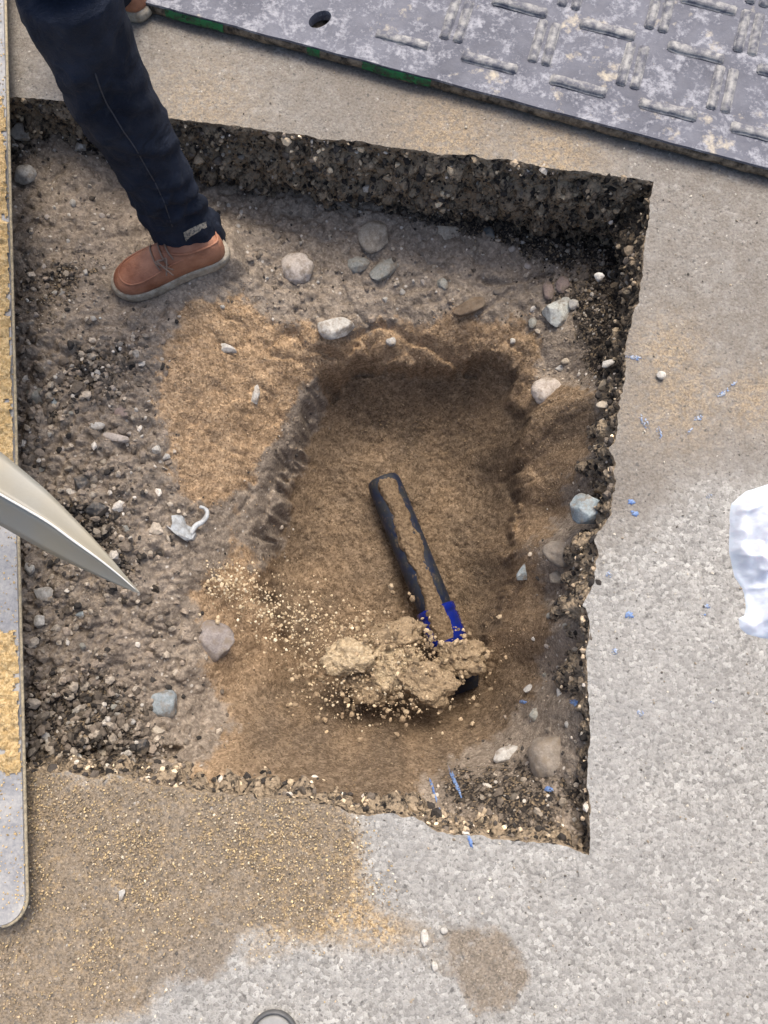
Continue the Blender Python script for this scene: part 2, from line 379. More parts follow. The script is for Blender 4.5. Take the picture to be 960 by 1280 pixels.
Z += (1-SAND)*(.55*domes(X, Y, .034, 61)+.7*domes(X+.003*wu/22, Y, .016, 67)+.6*domes(X, Y, .009, 71)+.0022*vn(X*150, Y*150, seed=73))*(.45+.9*rough_l)*(1-.75*sstep(-14, 8, s_scarp))
Z += SAND*((.42*domes(X, Y, .012, 81, .3, .8)+.40*domes(X, Y, .0075, 83, .3, .8)+.0016*vn(X*120, Y*120, seed=85))*(.75+.5*fbm(X, Y, s=12, o=2, seed=86))+.006*fbm(X, Y, s=40, o=3, seed=87)+.014*fbm(X, Y, s=17, o=3, seed=89)*(1-PIT)*sstep(-.2, -.3, Z0)+.006*fbm(X, Y, s=20, o=2, seed=93)*PIT)
Z += .012*(1-np.abs(fbm(X, Y, s=16, o=3, seed=91)))**6*(1-PIT)*-1.0                   # cracks and ledges
def crack(pl, zz, wdt, dep, seed):                         # a dark ledge or crack along a surveyed line
    global Z
    q = [tuple(P(a, b, zz)[:2]) for a, b in pl]; d = np.full(X.shape, 1e9)
    jx = X+.006*fbm(X, Y, s=35, o=3, seed=seed); jy = Y+.006*fbm(X, Y, s=35, o=3, seed=seed+3)
    for (xa, ya), (xb, yb) in zip(q[:-1], q[1:]):
        ex, ey = xb-xa, yb-ya; tt = np.clip(((jx-xa)*ex+(jy-ya)*ey)/(ex*ex+ey*ey), 0, 1); d = np.minimum(d, np.hypot(jx-xa-tt*ex, jy-ya-tt*ey))
    Z -= dep*np.exp(-(d/wdt)**2)*(.6+.8*np.clip(fbm(X, Y, s=14, o=2, seed=seed+5)+.4, 0, 1))
crack([(412,476),(436,458),(470,452),(492,445)], -.40, .007, .030, 401); crack([(440,432),(475,415),(520,432),(572,446),(602,450)], -.38, .008, .024, 407)
crack([(398,440),(430,448),(446,430)], -.35, .006, .022, 411); crack([(640,590),(655,632),(640,690),(648,735),(632,770)], -.45, .009, .03, 413)
crack([(600,345),(640,352),(690,340)], -.28, .007, .02, 417); crack([(575,395),(604,385),(640,362)], -.29, .006, .02, 419)
crack([(385,500),(368,540),(340,590),(322,650),(318,700)], -.42, .008, .022, 423); crack([(290,640),(310,610),(300,600)], -.33, .005, .014, 427)
crack([(108,945),(140,940),(165,950),(200,945)], -.12, .010, .035, 431)
def bumpz(u, v, r, h, z):                                 # a mound or a dip at a surveyed spot
    global Z
    p = P(u, v, z); Z += h*np.exp(-((X-p.x)**2+(Y-p.y)**2)/r**2)
bumpz(690, 525, .07, .05, -.34); bumpz(700, 590, .05, .02, -.33); bumpz(425, 430, .05, .03, -.32); bumpz(640, 780, .05, .03, -.45)
bumpz(252, 830, .045, .03, -.3); bumpz(690, 950, .06, .02, -.26); bumpz(575, 385, .05, .012, -.3); bumpz(590, 880, .09, -.03, -.5)
bumpz(130, 940, .03, -.035, -.16); bumpz(215, 945, .03, -.03, -.18); bumpz(195, 915, .03, -.02, -.18)
for (u_, v_, r_, h_, z_) in [(655,600,.035,.03,-.42),(668,560,.03,.022,-.38),(650,690,.03,.028,-.45),(655,745,.035,.03,-.42),(625,440,.03,.018,-.36),(350,440,.03,.016,-.3),(330,840,.04,.022,-.45),(420,905,.03,.016,-.45),(560,915,.035,.02,-.45),(285,520,.05,.014,-.3),(245,470,.04,.012,-.22)]: bumpz(u_, v_, r_, h_, z_)
flat = sstep(-14, 6, shoe_d); Z = Z*(1-flat)+(-.152+.004*fbm(X, Y, s=60, seed=99))*flat
Z = np.where(edge_d < .0, np.minimum(Z, -.06), Z)
keep = edge_d > -.055
idx = -np.ones(X.shape, np.int64); idx[keep] = np.arange(keep.sum())
q = np.stack([idx[:-1, :-1], idx[:-1, 1:], idx[1:, 1:], idx[1:, :-1]], -1).reshape(-1, 4)
q = q[(q >= 0).all(1)]
V = np.stack([X[keep], Y[keep], Z[keep]], 1)
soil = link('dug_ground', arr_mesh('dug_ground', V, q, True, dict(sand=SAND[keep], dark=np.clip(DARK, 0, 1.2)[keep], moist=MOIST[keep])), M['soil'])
tag(soil, 'dug out pit of dark gravelly soil with a sandy hollow inside the cut pavement', kind='structure')
def H(x, y):
    fx = np.clip((np.asarray(x)-x0)/STEP, 0, NX-2); fy = np.clip((np.asarray(y)-y0)/STEP, 0, NY-2)
    i, j = fx.astype(int), fy.astype(int); a, b = fx-i, fy-j
    return Z[j, i]*(1-a)*(1-b)+Z[j, i+1]*a*(1-b)+Z[j+1, i]*(1-a)*b+Z[j+1, i+1]*a*b
def G(A, x, y):
    i = np.clip(((np.asarray(x)-x0)/STEP).astype(int), 0, NX-1); j = np.clip(((np.asarray(y)-y0)/STEP).astype(int), 0, NY-1); return A[j, i]
def hit(u, v):                                            # surveyed spot on the dug ground
    d = ray(u, v)
    for z in np.arange(-.04, -.8, -.002):
        p = P(u, v, z)
        if H(p.x, p.y) >= z: return p
    return p

# ------------------------------------------------------------------ pavement sheet with the cut in it
px0, px1, py0, py1 = -1.25, 1.25, -.95, 1.95; S = .011
ax, ay = np.meshgrid(np.arange(px0, px1, S), np.arange(py0, py1, S)); ax = ax+RNG.uniform(-.002, .002, ax.shape); ay = ay+RNG.uniform(-.002, .002, ay.shape)
dd = sdf(ax, ay, [holepoly[i] for i in range(0, len(holepoly), 3)])
ok = dd < -.007
pts = [Vector(p) for p in hp]+[Vector((a, b)) for a, b in zip(ax[ok], ay[ok])]+[Vector((sx*60, sy*60)) for sx in (-1, 1) for sy in (-1, 1)]+[Vector((sx*6, sy*6)) for sx in (-1, 0, 1) for sy in (-1, 0, 1) if sx or sy]
n = len(hp)
cv, ce, cf, *_ = delaunay_2d_cdt(pts, [(i, (i+1) % n) for i in range(n)], [], 0, 1e-6)
cva = np.array([tuple(p) for p in cv]); cfa = np.array([f for f in cf if len(f) == 3])
cen = cva[cfa].mean(1); inside = np.zeros(len(cfa), bool)
nearm = (cen[:, 0] > x0) & (cen[:, 0] < x1) & (cen[:, 1] > y0) & (cen[:, 1] < y1)
inside[nearm] = sdf(cen[nearm, 0], cen[nearm, 1], holepoly) > 0
cfa = cfa[~inside]
a, b, c = cva[cfa[:, 0]], cva[cfa[:, 1]], cva[cfa[:, 2]]
fl = ((b-a)[:, 0]*(c-a)[:, 1]-(b-a)[:, 1]*(c-a)[:, 0]) < 0; cfa[fl] = cfa[fl][:, ::-1]
fx_, fy_ = cva[:, 0], cva[:, 1]
PU, PV = proj(fx_, fy_, 0*fx_); far = (np.abs(fx_) > 3) | (np.abs(fy_) > 3)
PU = np.where(far, 900, PU); PV = np.where(far, 1200, PV)
nu = fbm(fx_, fy_, s=9, o=4, seed=101)*45; nv = fbm(fx_, fy_, s=9, o=4, seed=107)*45
dust_p = [(-300,-300),(1400,-300),(1400,560),(960,598),(880,600),(820,625),(775,655),(735,690),(700,300),(0,300),(-300,300)]
sand_g = [(-60,940),(300,960),(432,1005),(450,1060),(470,1125),(520,1160),(470,1170),(400,1165),(330,1170),(290,1150),(250,1150),(200,1240),(110,1275),(-60,1330)]
pdust = .08+.92*sstep(-75, 45, sdf(PU+nu*.6, PV+nv*.6, dust_p))
psand = sstep(-25, 25, sdf(PU+nu, PV+nv, sand_g))
damp = .80*sstep(-22, 12, sdf(PU+nu*.7, PV+nv*.7, [(-60,950),(300,980),(430,1010),(440,1060),(430,1110),(380,1150),(300,1160),(200,1240),(90,1290),(-60,1330)]))
damp = np.maximum(damp, .85*sstep(-14, 10, sdf(PU+nu*.35, PV+nv*.35, [(555,1165),(610,1160),(650,1185),(662,1235),(630,1268),(590,1262),(570,1215)])))
damp = np.maximum(damp, .9*sstep(-12, 10, sdf(PU+nu*.35, PV+nv*.35, [(225,1155),(280,1150),(300,1185),(275,1225),(230,1232),(205,1195)])))
damp = np.maximum(damp, .45*sstep(-25, 10, sdf(PU+nu*.5, PV+nv*.5, [(480,1140),(560,1140),(600,1165),(570,1215),(520,1200)])))
pdust = np.maximum(pdust*(.85+.25*fbm(fx_, fy_, s=4, seed=111)), .5*psand)
for (cu, cv_, r, aa) in [(835,440,45,.5),(850,500,60,.45),(810,520,40,.3),(940,500,40,.5),(690,205,60,.6),(560,180,70,.5),(250,140,70,.4)]:   # loose sandy smears
    psand = np.maximum(psand, aa*np.exp(-((PU-cu)**2+(PV-cv_)**2)/r**2))
pz = .0035*fbm(fx_, fy_, s=5, o=3, seed=115)+.0012*fbm(fx_, fy_, s=60, o=2, seed=117)
pz[far] = 0; pz[:0] = 0
pave = link('pavement', arr_mesh('pavement', np.stack([fx_, fy_, pz], 1), cfa, True, dict(dust=np.clip(pdust, 0, 1), sand=psand, damp=damp)), M['pavement'])
tag(pave, 'worn grey asphalt pavement with brown dust and a square hole cut through it', kind='structure')
def PZ(x, y): return float(.0035*fbm(np.array([x]), np.array([y]), s=5, o=3, seed=115)[0]+.0012*fbm(np.array([x]), np.array([y]), s=60, o=2, seed=117)[0])

# the cut face down the edge of the hole
zs = np.concatenate([[0, -.003], np.arange(-.008, -.345, -.0055)]); rows = []; dus = []
arc = np.concatenate([[0], np.cumsum(np.linalg.norm(np.diff(hp, axis=0), axis=1))])
ppz = .0035*fbm(hp[:, 0], hp[:, 1], s=5, o=3, seed=115)+.0012*fbm(hp[:, 0], hp[:, 1], s=60, o=2, seed=117)
for k, z in enumerate(zs):
    o = np.zeros(n)
    if k > 0:
        zz = np.full(n, z)
        o = -.001+.016*fbm(arc, zz, s=15, o=5, g=.6, seed=131)*min(1, -z/.03)+.0035*vn(arc*160, zz*160, seed=133)*min(1, -z/.01)
        o -= (1.0*domes(arc, zz, .040, 137)+.8*domes(arc, zz, .018, 139)+.5*domes(arc, zz, .009, 141)-.006)*min(1, -z/.06)
        o += .014*sstep(-.19, -.25, zz)
        o += .004*min(1, -z/.03)
    rows.append(np.stack([hp[:, 0]+nrm[:, 0]*o, hp[:, 1]+nrm[:, 1]*o, z+ppz*(1 if k < 2 else max(0, 1+z/.05))], 1))
    top = (hv < 300) & (hu < 805); dus.append(np.where(top, .75+.45*sstep(-.25, -.12, np.full(n, z)), np.where(hv > 480, 1.3, .35))+.9*sstep(-.018, 0, np.full(n, z)))
Vw = np.concatenate(rows); K = len(zs); ii = np.arange(n)
Fq = np.concatenate([np.stack([k*n+ii, (k+1)*n+ii, (k+1)*n+(ii+1) % n, k*n+(ii+1) % n], 1) for k in range(K-1)])
cut = link('cut_face', arr_mesh('cut_face', Vw, Fq[:, ::-1], True, dict(dusty=np.concatenate(dus))), M['cut'], pave)
tag(cut, 'broken black asphalt face down the side of the hole')

# ------------------------------------------------------------------ loose grains and rubble (geometry, many pieces in one mesh)
def ico(sub):
    bm = bmesh.new(); bmesh.ops.create_icosphere(bm, subdivisions=sub, radius=1); v = np.array([x.co[:] for x in bm.verts]); f = np.array([[q.index for q in p.verts] for p in bm.faces]); bm.free(); return v, f
I1, IF1 = ico(1); I2, IF2 = ico(2)
OV = np.array([(1,0,0),(-1,0,0),(0,1,0),(0,-1,0),(0,0,1),(0,0,-1)], float); OF = np.array([(0,2,4),(2,1,4),(1,3,4),(3,0,4),(2,0,5),(1,2,5),(3,1,5),(0,3,5)])
def scatter(name, pos, size, col, tmpl, tf, rough=.35, flat=.7, mat=None, smooth=False, parent=None, label=None):
    pos = np.asarray(pos); m = len(pos); nvt = len(tmpl)
    B = tmpl[None]*(1+RNG.uniform(-rough, rough, (m, nvt, 1)))
    B = B*np.stack([RNG.uniform(.8, 1.3, m), RNG.uniform(.7, 1.05, m), RNG.uniform(.55, 1, m)*flat], 1)[:, None, :]
    qd = RNG.normal(size=(m, 4)); qd[:, 1:3] *= .45; qd /= np.linalg.norm(qd, axis=1)[:, None]; ww, xx, yy, zz = qd.T
    R = np.stack([1-2*(yy*yy+zz*zz), 2*(xx*yy-zz*ww), 2*(xx*zz+yy*ww), 2*(xx*yy+zz*ww), 1-2*(xx*xx+zz*zz), 2*(yy*zz-xx*ww), 2*(xx*zz-yy*ww), 2*(yy*zz+xx*ww), 1-2*(xx*xx+yy*yy)], 1).reshape(m, 3, 3)
    W = np.einsum('mij,mvj->mvi', R, B)*np.asarray(size)[:, None, None]+pos[:, None, :]
    F = (tf[None]+(np.arange(m)*nvt)[:, None, None]).reshape(-1, 3)
    me = arr_mesh(name, W.reshape(-1, 3), F, smooth, None, np.repeat(np.asarray(col), nvt, 0))
    o = link(name, me, mat or M['grain'], parent); o['kind'] = 'stuff'
    if label: o['label'] = label
    return o
def pick(cols, p, m, jit=.2):
    c = np.array(cols)[RNG.choice(len(cols), m, p=p)]; return np.clip(c*(1+RNG.normal(0, jit, (m, 1))), .005, .9)

# rubble over the soil
m = 70000
rx = RNG.uniform(x0+.05, x1-.05, m); ry = RNG.uniform(y0+.05, y1-.05, m)
ds = G(edge_d, rx, ry); sa = G(SAND, rx, ry); dk = G(DARK, rx, ry); uu, vv_ = proj(rx, ry, H(rx, ry)); fl = G(flat, rx, ry)
prob = (1-sa)*(.10+.55*sstep(.15, .75, dk))*(1+.8*(uu < 230)*(vv_ > 420))
kp = (ds > .004) & (RNG.random(m) < prob*.75) & (fl < .2); rx, ry, dk, uu, vv_ = rx[kp], ry[kp], dk[kp], uu[kp], vv_[kp]; m = len(rx)
sz = .0016+.0028*RNG.random(m)**2+.0065*RNG.random(m)**7+((uu < 230) & (vv_ > 420))*(.0018*RNG.random(m)**2+.0085*RNG.random(m)**6)
cl = pick([(0.056, 0.050, 0.045),(0.163, 0.135, 0.107),(0.288, 0.237, 0.188),(0.450, 0.388, 0.312),(0.650, 0.600, 0.525)], [.15,.24,.34,.21,.06], m)
cl = np.where((dk > .55)[:, None], cl*.7, cl)
scatter('loose_rubble', np.stack([rx, ry, H(rx, ry)+sz*.25], 1), sz, cl, I1, IF1, .3, .85, M['crumb'], False, None, 'loose crumbs of asphalt and gravel strewn over the dug soil')
m = 150000; rx = RNG.uniform(x0+.05, x1-.05, m); ry = RNG.uniform(y0+.05, y1-.05, m)
sa = G(SAND, rx, ry); mo = G(MOIST, rx, ry); cl_ = fbm(rx, ry, s=30, o=3, seed=151)
kp = (G(edge_d, rx, ry) > .004) & (RNG.random(m) < np.clip(sa*1.1-.1, 0, 1)*np.clip(.62+.9*cl_, .15, 1)); rx, ry, mo = rx[kp], ry[kp], mo[kp]; m = len(rx)
sz = .0009+.0013*RNG.random(m)**2+.0022*RNG.random(m)**14
cl = pick([(.40,.285,.175),(.28,.195,.12),(.52,.40,.265),(.17,.12,.078)], [.4,.3,.15,.15], m, .12)*(1-.50*mo)[:, None]
scatter('loose_sand', np.stack([rx, ry, H(rx, ry)+sz*.3], 1), sz, cl, OV, OF, .25, .85, M['grain'], False, None, 'loose grains of brown sand lying in and around the pit')
# aggregate broken out of the cut face
m = 9000; a_ = RNG.integers(0, n, m); z_ = -RNG.random(m)**1.0*.285-.004
sz = .002+.0045*RNG.random(m)**2.2+.0075*RNG.random(m)**7
k_ = np.clip(np.searchsorted(-zs, -z_), 1, K-1); base = np.stack(rows)[k_, a_]; bt = fbm(arc[a_], z_, s=9, o=3, seed=143); sz = sz*(1+.5*bt)
cl = pick([(0.034, 0.030, 0.027),(0.101, 0.084, 0.068),(0.257, 0.203, 0.142),(0.513, 0.412, 0.284),(0.432, 0.392, 0.338)], [.36,.24,.20,.14,.06], m)
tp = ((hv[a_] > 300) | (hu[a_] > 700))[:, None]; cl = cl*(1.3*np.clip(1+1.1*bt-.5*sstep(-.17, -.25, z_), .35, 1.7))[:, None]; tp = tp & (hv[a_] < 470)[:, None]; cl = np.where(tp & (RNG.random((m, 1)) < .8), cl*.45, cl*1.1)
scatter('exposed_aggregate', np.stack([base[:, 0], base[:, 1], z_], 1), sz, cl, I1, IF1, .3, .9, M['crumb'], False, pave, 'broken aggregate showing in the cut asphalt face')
# sand grains thrown over the near pavement
m = 90000; u_ = RNG.uniform(-60, 700, m); v_ = RNG.uniform(940, 1300, m)
w2 = .6*sstep(-30, 25, sdf(u_+RNG.normal(0, 14, m), v_+RNG.normal(0, 14, m), sand_g))
for (cu, cv_, r, aa) in [(320,1040,90,.5),(250,1020,60,.5),(150,1020,120,.25),(400,1100,60,.3),(350,1110,70,.25)]: w2 = np.maximum(w2, w2*(1-aa)+aa*np.exp(-((u_-cu)**2+(v_-cv_)**2)/r**2))
w2 *= np.clip(1.15-(v_-990)/330, .12, 1)
xy = np.array([P(a, b)[:2] for a, b in zip(u_, v_)]); dh = sdf(xy[:, 0], xy[:, 1], [holepoly[i] for i in range(0, len(holepoly), 4)])
cln = .5+.9*fbm(xy[:, 0], xy[:, 1], s=16, o=4, seed=161)
kp = (dh < -.002) & (RNG.random(m) < w2*np.clip(cln, 0, 1)*.85); xy = xy[kp]; v_ = v_[kp]; m = len(xy)
sz = .0012+.0019*RNG.random(m)**2
cl = pick([(.50,.38,.21),(.36,.275,.175),(.22,.175,.125),(.56,.48,.35)], [.33,.32,.25,.1], m)
scatter('spilled_sand', np.stack([xy[:, 0], xy[:, 1], .002+RNG.random(m)*.003+.0035*fbm(xy[:, 0], xy[:, 1], s=5, o=3, seed=115)], 1), sz, cl, OV, OF, .25, .8, M['grain'], False, None, 'yellow sand grains spilled over the near pavement')
# sparse grit over all the pavement
m = 2600; u_ = RNG.uniform(0, 980, m); v_ = RNG.uniform(40, 1290, m); xy = np.array([P(a, b)[:2] for a, b in zip(u_, v_)])
kp = sdf(xy[:, 0], xy[:, 1], [holepoly[i] for i in range(0, len(holepoly), 4)]) < -.004; xy = xy[kp]; m = len(xy)
scatter('pavement_grit', np.stack([xy[:, 0], xy[:, 1], .001+.0035*fbm(xy[:, 0], xy[:, 1], s=5, o=3, seed=115)], 1), .0010+.0022*RNG.random(m)**4, pick([(.55,.5,.42),(.3,.25,.19),(.1,.09,.08)], [.4,.4,.2], m), I1, IF1, .3, .8, M['grain'], False, None, 'loose grit scattered over the pavement')

# ------------------------------------------------------------------ stones one by one
def stone_mesh(seed, a, b, c, angular):
    r = np.random.default_rng(seed)
    v, f = ico(4)
    amp = .07 if angular else .2
    for _ in range(13 if angular else 7):
        d = r.normal(size=3); d /= np.linalg.norm(d); ex = np.maximum(v@d-(r.uniform(.50, .74) if angular else r.uniform(.68, .93)), 0); v = v-(.97 if angular else .8)*ex[:, None]*d
    if angular: v = v/(np.abs(v).max(0)*.96)
    nn = v/np.linalg.norm(v, axis=1)[:, None]; o = r.uniform(0, 50, 3)
    d = amp*fbm(nn[:, 0]+o[0], nn[:, 1]+o[1], nn[:, 2]+o[2], s=1.4, o=2, seed=seed)+.05*fbm(nn[:, 0]+o[0], nn[:, 1]+o[1], nn[:, 2]+o[2], s=5, o=3, seed=seed+5)
    v = v*(1+d)[:, None]*np.array([a, b, c])
    return arr_mesh('stone', v, f, not angular or True)
cmap = {
 'tan': ((.34,.29,.225),(.46,.41,.335)), 'pinkish': ((.40,.345,.30),(.52,.47,.42)), 'greygreen': ((.235,.24,.215),(.36,.355,.315)), 'pale': ((0.376, 0.364, 0.336),(0.496, 0.480, 0.448)),
 'white': ((0.448, 0.424, 0.376),(0.592, 0.568, 0.520)), 'palegreen': ((.44,.46,.43),(.57,.585,.55)), 'slate': ((.07,.085,.09),(.15,.165,.165)), 'bluegrey': ((.20,.235,.25),(.33,.365,.38)),
 'bluerock': ((.20,.245,.265),(.31,.355,.375)), 'purple': ((.20,.175,.165),(.30,.27,.255)), 'asphalt': ((.016,.016,.017),(.05,.05,.052)), 'brown': ((.13,.095,.065),(.21,.155,.105)), 'dull': ((.17,.145,.12),(.27,.235,.195)), 'pinkbrown': ((.25,.19,.165),(.34,.27,.24))}
for k, (c1, c2) in cmap.items():
    M['st_'+k] = m_stone('stone_'+k, c1, c2, .42 if k == 'asphalt' else .85, 60, 0, .6 if k == 'asphalt' else .3)
stones = [  # u, v, width, height, turn, colour, angular, name, label, sink
 (467,296,38,44,0,'tan',0,'stone','large round mottled tan stone set in soil below the black asphalt wall',.3),
 (372,335,42,40,20,'pinkish',0,'stone','round pinkish pale stone in soil nearest the right of the brown shoe',.2),
 (447,331,31,22,0,'greygreen',0,'stone','small grey green stone just left of the oblong one below the tan stone',.2),
 (479,338,42,23,35,'greygreen',0,'stone','oblong tilted grey green stone just under the large round tan stone',.2),
 (421,410,44,38,0,'pale',1,'stone','rough pale grey stone on the sandy mound above the pit rim',.2),
 (489,427,13,14,0,'pale',0,'stone','small round pale stone alone in the sandy rim of the pit',.1),
 (697,394,42,40,0,'palegreen',1,'stone','pale greenish angular stone with flat face near the right asphalt wall',.05),
 (718,381,15,15,0,'pale',1,'stone','tiny bluish white chip at the upper right of the pale angular stone',.0),
 (559,292,36,24,-10,'tan',1,'stone','crusty tan stone half buried in soil under the middle of the asphalt wall',.3),
 (610,293,23,18,-30,'slate',1,'stone','small dark slate stone under the asphalt wall',.1),
 (553,356,13,17,30,'greygreen',0,'stone','little grey stone beside the brown clod',.1),
 (731,640,54,46,10,'bluerock',1,'stone','angular blue grey rock jutting from the right side of the hole',.0),
 (700,692,46,34,-15,'dull',0,'stone','rounded brownish grey stone just below the angular blue grey rock',.15),
 (655,715,18,27,-15,'bluegrey',1,'stone','small pale blue grey stone in sand on the right pit slope',.1),
 (719,727,13,13,0,'white',0,'stone','little round white pebble under the rounded brownish grey stone',.0),
 (699,722,24,18,10,'tan',1,'stone','small tan stone between the round white pebble and the blue grey stone',.1),
 (684,489,40,36,0,'pinkish',0,'stone','sand dusted pinkish boulder on the right pit slope',.25),
 (685,364,15,27,0,'pinkbrown',0,'stone','upright pinkish brown stone just above the pale angular stone',.15),
 (703,356,16,22,-20,'pinkbrown',0,'stone','small leaning pinkish brown stone beside the upright one',.15),
 (748,347,13,12,0,'pale',0,'stone','pale pebble among black asphalt crumbs by the right corner',.0),
 (33,221,29,26,0,'white',0,'stone','rounded whitish stone beside the sandy steel plate',.0),
 (30,168,34,22,-8,'white',1,'stone','crusty long white stone in the left corner of the hole',.0),
 (61,163,13,13,0,'white',0,'stone','little white pebble at the tip of the crusty long white stone',.0),
 (101,186,17,16,20,'white',1,'stone','small white stone lying between the trouser leg and the left corner',.0),
 (49,150,26,17,-10,'brown',0,'clod','brown clod behind the crusty long white stone',.1),
 (78,153,12,9,0,'white',0,'stone','tiny white chip nearest the asphalt edge in the left corner',.0),
 (48,492,28,28,0,'greygreen',0,'stone','flat round grey green stone in the rubble on the left',.35),
 (70,505,24,12,-20,'bluegrey',1,'stone','narrow grey splinter beside the flat round grey green stone',.0),
 (122,533,21,11,5,'pale',0,'stone','smooth pale pebble above the long pinkish stone in the left rubble',.0),
 (145,548,36,12,-12,'pinkish',0,'stone','long pale pinkish stone in the left rubble',.0),
 (155,517,20,26,20,'pinkbrown',1,'stone','pinkish brown stone above the long pale pinkish stone',.1),
 (102,606,22,24,20,'asphalt',1,'asphalt_lump','shiny black asphalt lump above the shovel blade',.0),
 (124,637,30,20,15,'asphalt',1,'asphalt_lump','black asphalt lump nearest the shovel blade edge',.0),
 (57,743,28,19,-10,'pale',1,'stone','pale grey stone under the shovel blade',.0),
 (51,777,15,17,-20,'white',1,'stone','white stone below the pale grey one beside the steel plate',.0),
 (102,768,14,10,0,'bluegrey',1,'stone','small blue grey chip to the right of the white stone',.0),
 (38,712,12,18,10,'white',1,'stone','whitish chip against the steel plate under the shovel',.0),
 (264,800,66,52,-10,'purple',0,'stone','large smooth purplish grey stone half buried in the left sand slope',.3),
 (199,880,46,42,0,'bluegrey',0,'stone','smooth blue grey stone sunk in rubble on the near left',.5),
 (178,934,25,21,10,'asphalt',1,'asphalt_lump','black asphalt lump with sharp faces in the near left rubble',.0),
 (127,942,17,16,0,'tan',0,'stone','small tan stone in the near left rubble by the pavement edge',.0),
 (94,948,17,15,0,'greygreen',0,'stone','dull green grey stone at the foot of the near left pavement edge',.1),
 (196,914,20,14,0,'tan',1,'stone','rough tan stone just above the sharp black asphalt lump',.0),
 (635,943,40,20,22,'pale',0,'stone','pale elongated stone in the near right soil of the hole',.15),
 (692,948,62,60,0,'dull',0,'boulder','large rounded brown boulder in the near right corner of the hole',.6),
 (531,1172,11,20,5,'white',0,'pebble','upright oval white pebble on the near pavement',.0),
 (543,1209,9,14,10,'white',1,'pebble','smaller white pebble just below the oval white pebble on the pavement',.0),
 (555,1163,9,8,0,'pale',0,'pebble','tiny pale pebble to the right of the oval white pebble',.0),
 (826,470,12,11,0,'white',0,'pebble','round white pebble on the pavement right of the hole',.0),
 (153,1116,9,16,-15,'pale',1,'pebble','pale chip on the sand covered pavement at lower left',.0),
 (760,455,18,10,20,'pale',0,'stone','pale pebble caught in the right asphalt wall',.0),
 (756,507,22,11,5,'tan',1,'stone','tan stone poking out of the right asphalt wall',.0),
 (588,384,44,18,18,'brown',0,'clod','brown clod of earth above the pit rim on the right',.2),
 (196,562,12,12,0,'white',1,'stone','white pebble on the border between left rubble and sand',.0),
 (207,572,12,10,0,'pale',1,'stone','pale chip right beside the white pebble at the sand border',.0),
 (283,437,28,11,-15,'white',1,'stone','flat white fragment stuck in the left sand slope',.0),
 (320,496,9,30,-12,'pale',1,'stone','thin pale splinter standing in the left sand slope',.0),
 (666,404,11,15,0,'greygreen',0,'stone','small grey stone left of the pale angular stone',.1),
 (641,427,8,8,0,'white',0,'stone','tiny white pebble at the right end of the pit rim',.0),
 (707,452,12,8,10,'tan',0,'stone','tan pebble below the pale angular stone',.0),
 (700,461,12,9,0,'pale',0,'stone','pale pebble just above the pinkish boulder',.0),
 (662,860,16,12,0,'pale',1,'stone','small pale stone on the sandy near right slope',.0),
 (699,868,7,14,10,'pale',0,'stone','thin pale pebble on the brown near right bank',.0),
 (669,893,15,17,0,'greygreen',0,'stone','grey green pebble by the near right sand edge',.1),
]
for i, (u, v, wd, ht, turn, colr, ang, nm, lab, sink) in enumerate(stones):
    onp = nm == 'pebble'
    p = P(u, v, .002) if onp else hit(u, v)
    if u == 731: p = P(u, v, -.09)
    if not onp and u > 740: 
        p = P(u, v, -.07); 
    k = pxm(u, v, p.z); a, b = wd*k/2, ht*k/2; c = min(a, b)*(.75 if not ang else .7)
    c = max(c, .55*math.sqrt(a*b)) if wd < 60 else c
    tl = math.radians(turn)
    o = link(nm, stone_mesh(200+i, a, b, c, ang), M['st_'+colr]); o.rotation_euler = (math.radians(random.uniform(-8, 8)), math.radians(random.uniform(-8, 8)), tl)
    o.location = p+Vector((0, 0, c*(.45-sink*1.6) if not onp else c*.5))
    tag(o, lab, 'asphalt lump' if nm == 'asphalt_lump' else nm)

# ------------------------------------------------------------------ small round pebbles of no particular look
spots = []
peb = [('pale pebble in the soil bench under the far asphalt wall', 'pebbles in the soil bench under the far asphalt wall', [(335,352),(394,352),(430,292),(530,315),(528,357),(590,312),(585,340),(640,310),(660,330),(505,365),(410,300),(345,300),(545,330),(620,365),(480,375),(300,285),(322,318)]),
       ('pale pebble in the brown bank along the right of the pit', 'pebbles in the brown bank along the right of the pit', [(712,745),(690,770),(705,785),(720,810),(683,808),(695,832),(715,850),(680,845),(728,760),(668,800),(710,905),(690,915)]),
       ('small stone in the rubble on the left of the pit', 'small stones in the rubble left of the pit', [(88,460),(120,470),(60,455),(140,490),(110,500),(85,520),(165,540),(60,540),(50,590),(75,560),(130,580),(175,590),(150,625),(160,660),(185,690),(75,690),(90,715),(110,740),(135,770),(70,800),(100,810),(60,850),(120,830),(90,880),(140,880),(60,920),(165,905),(230,930),(115,915)]),
       ('little whitish pebble in the trodden soil round the shoe', 'whitish pebbles in the trodden soil round the shoe', [(66,185),(95,255),(130,275),(60,270),(85,300),(55,330),(105,340),(285,260),(302,265),(295,285),(70,370),(120,395),(48,395),(275,380)])]
pm = [stone_mesh(900+k, 1, .8, .7, k % 2) for k in range(6)]
for q in pm: q.materials.append(None)
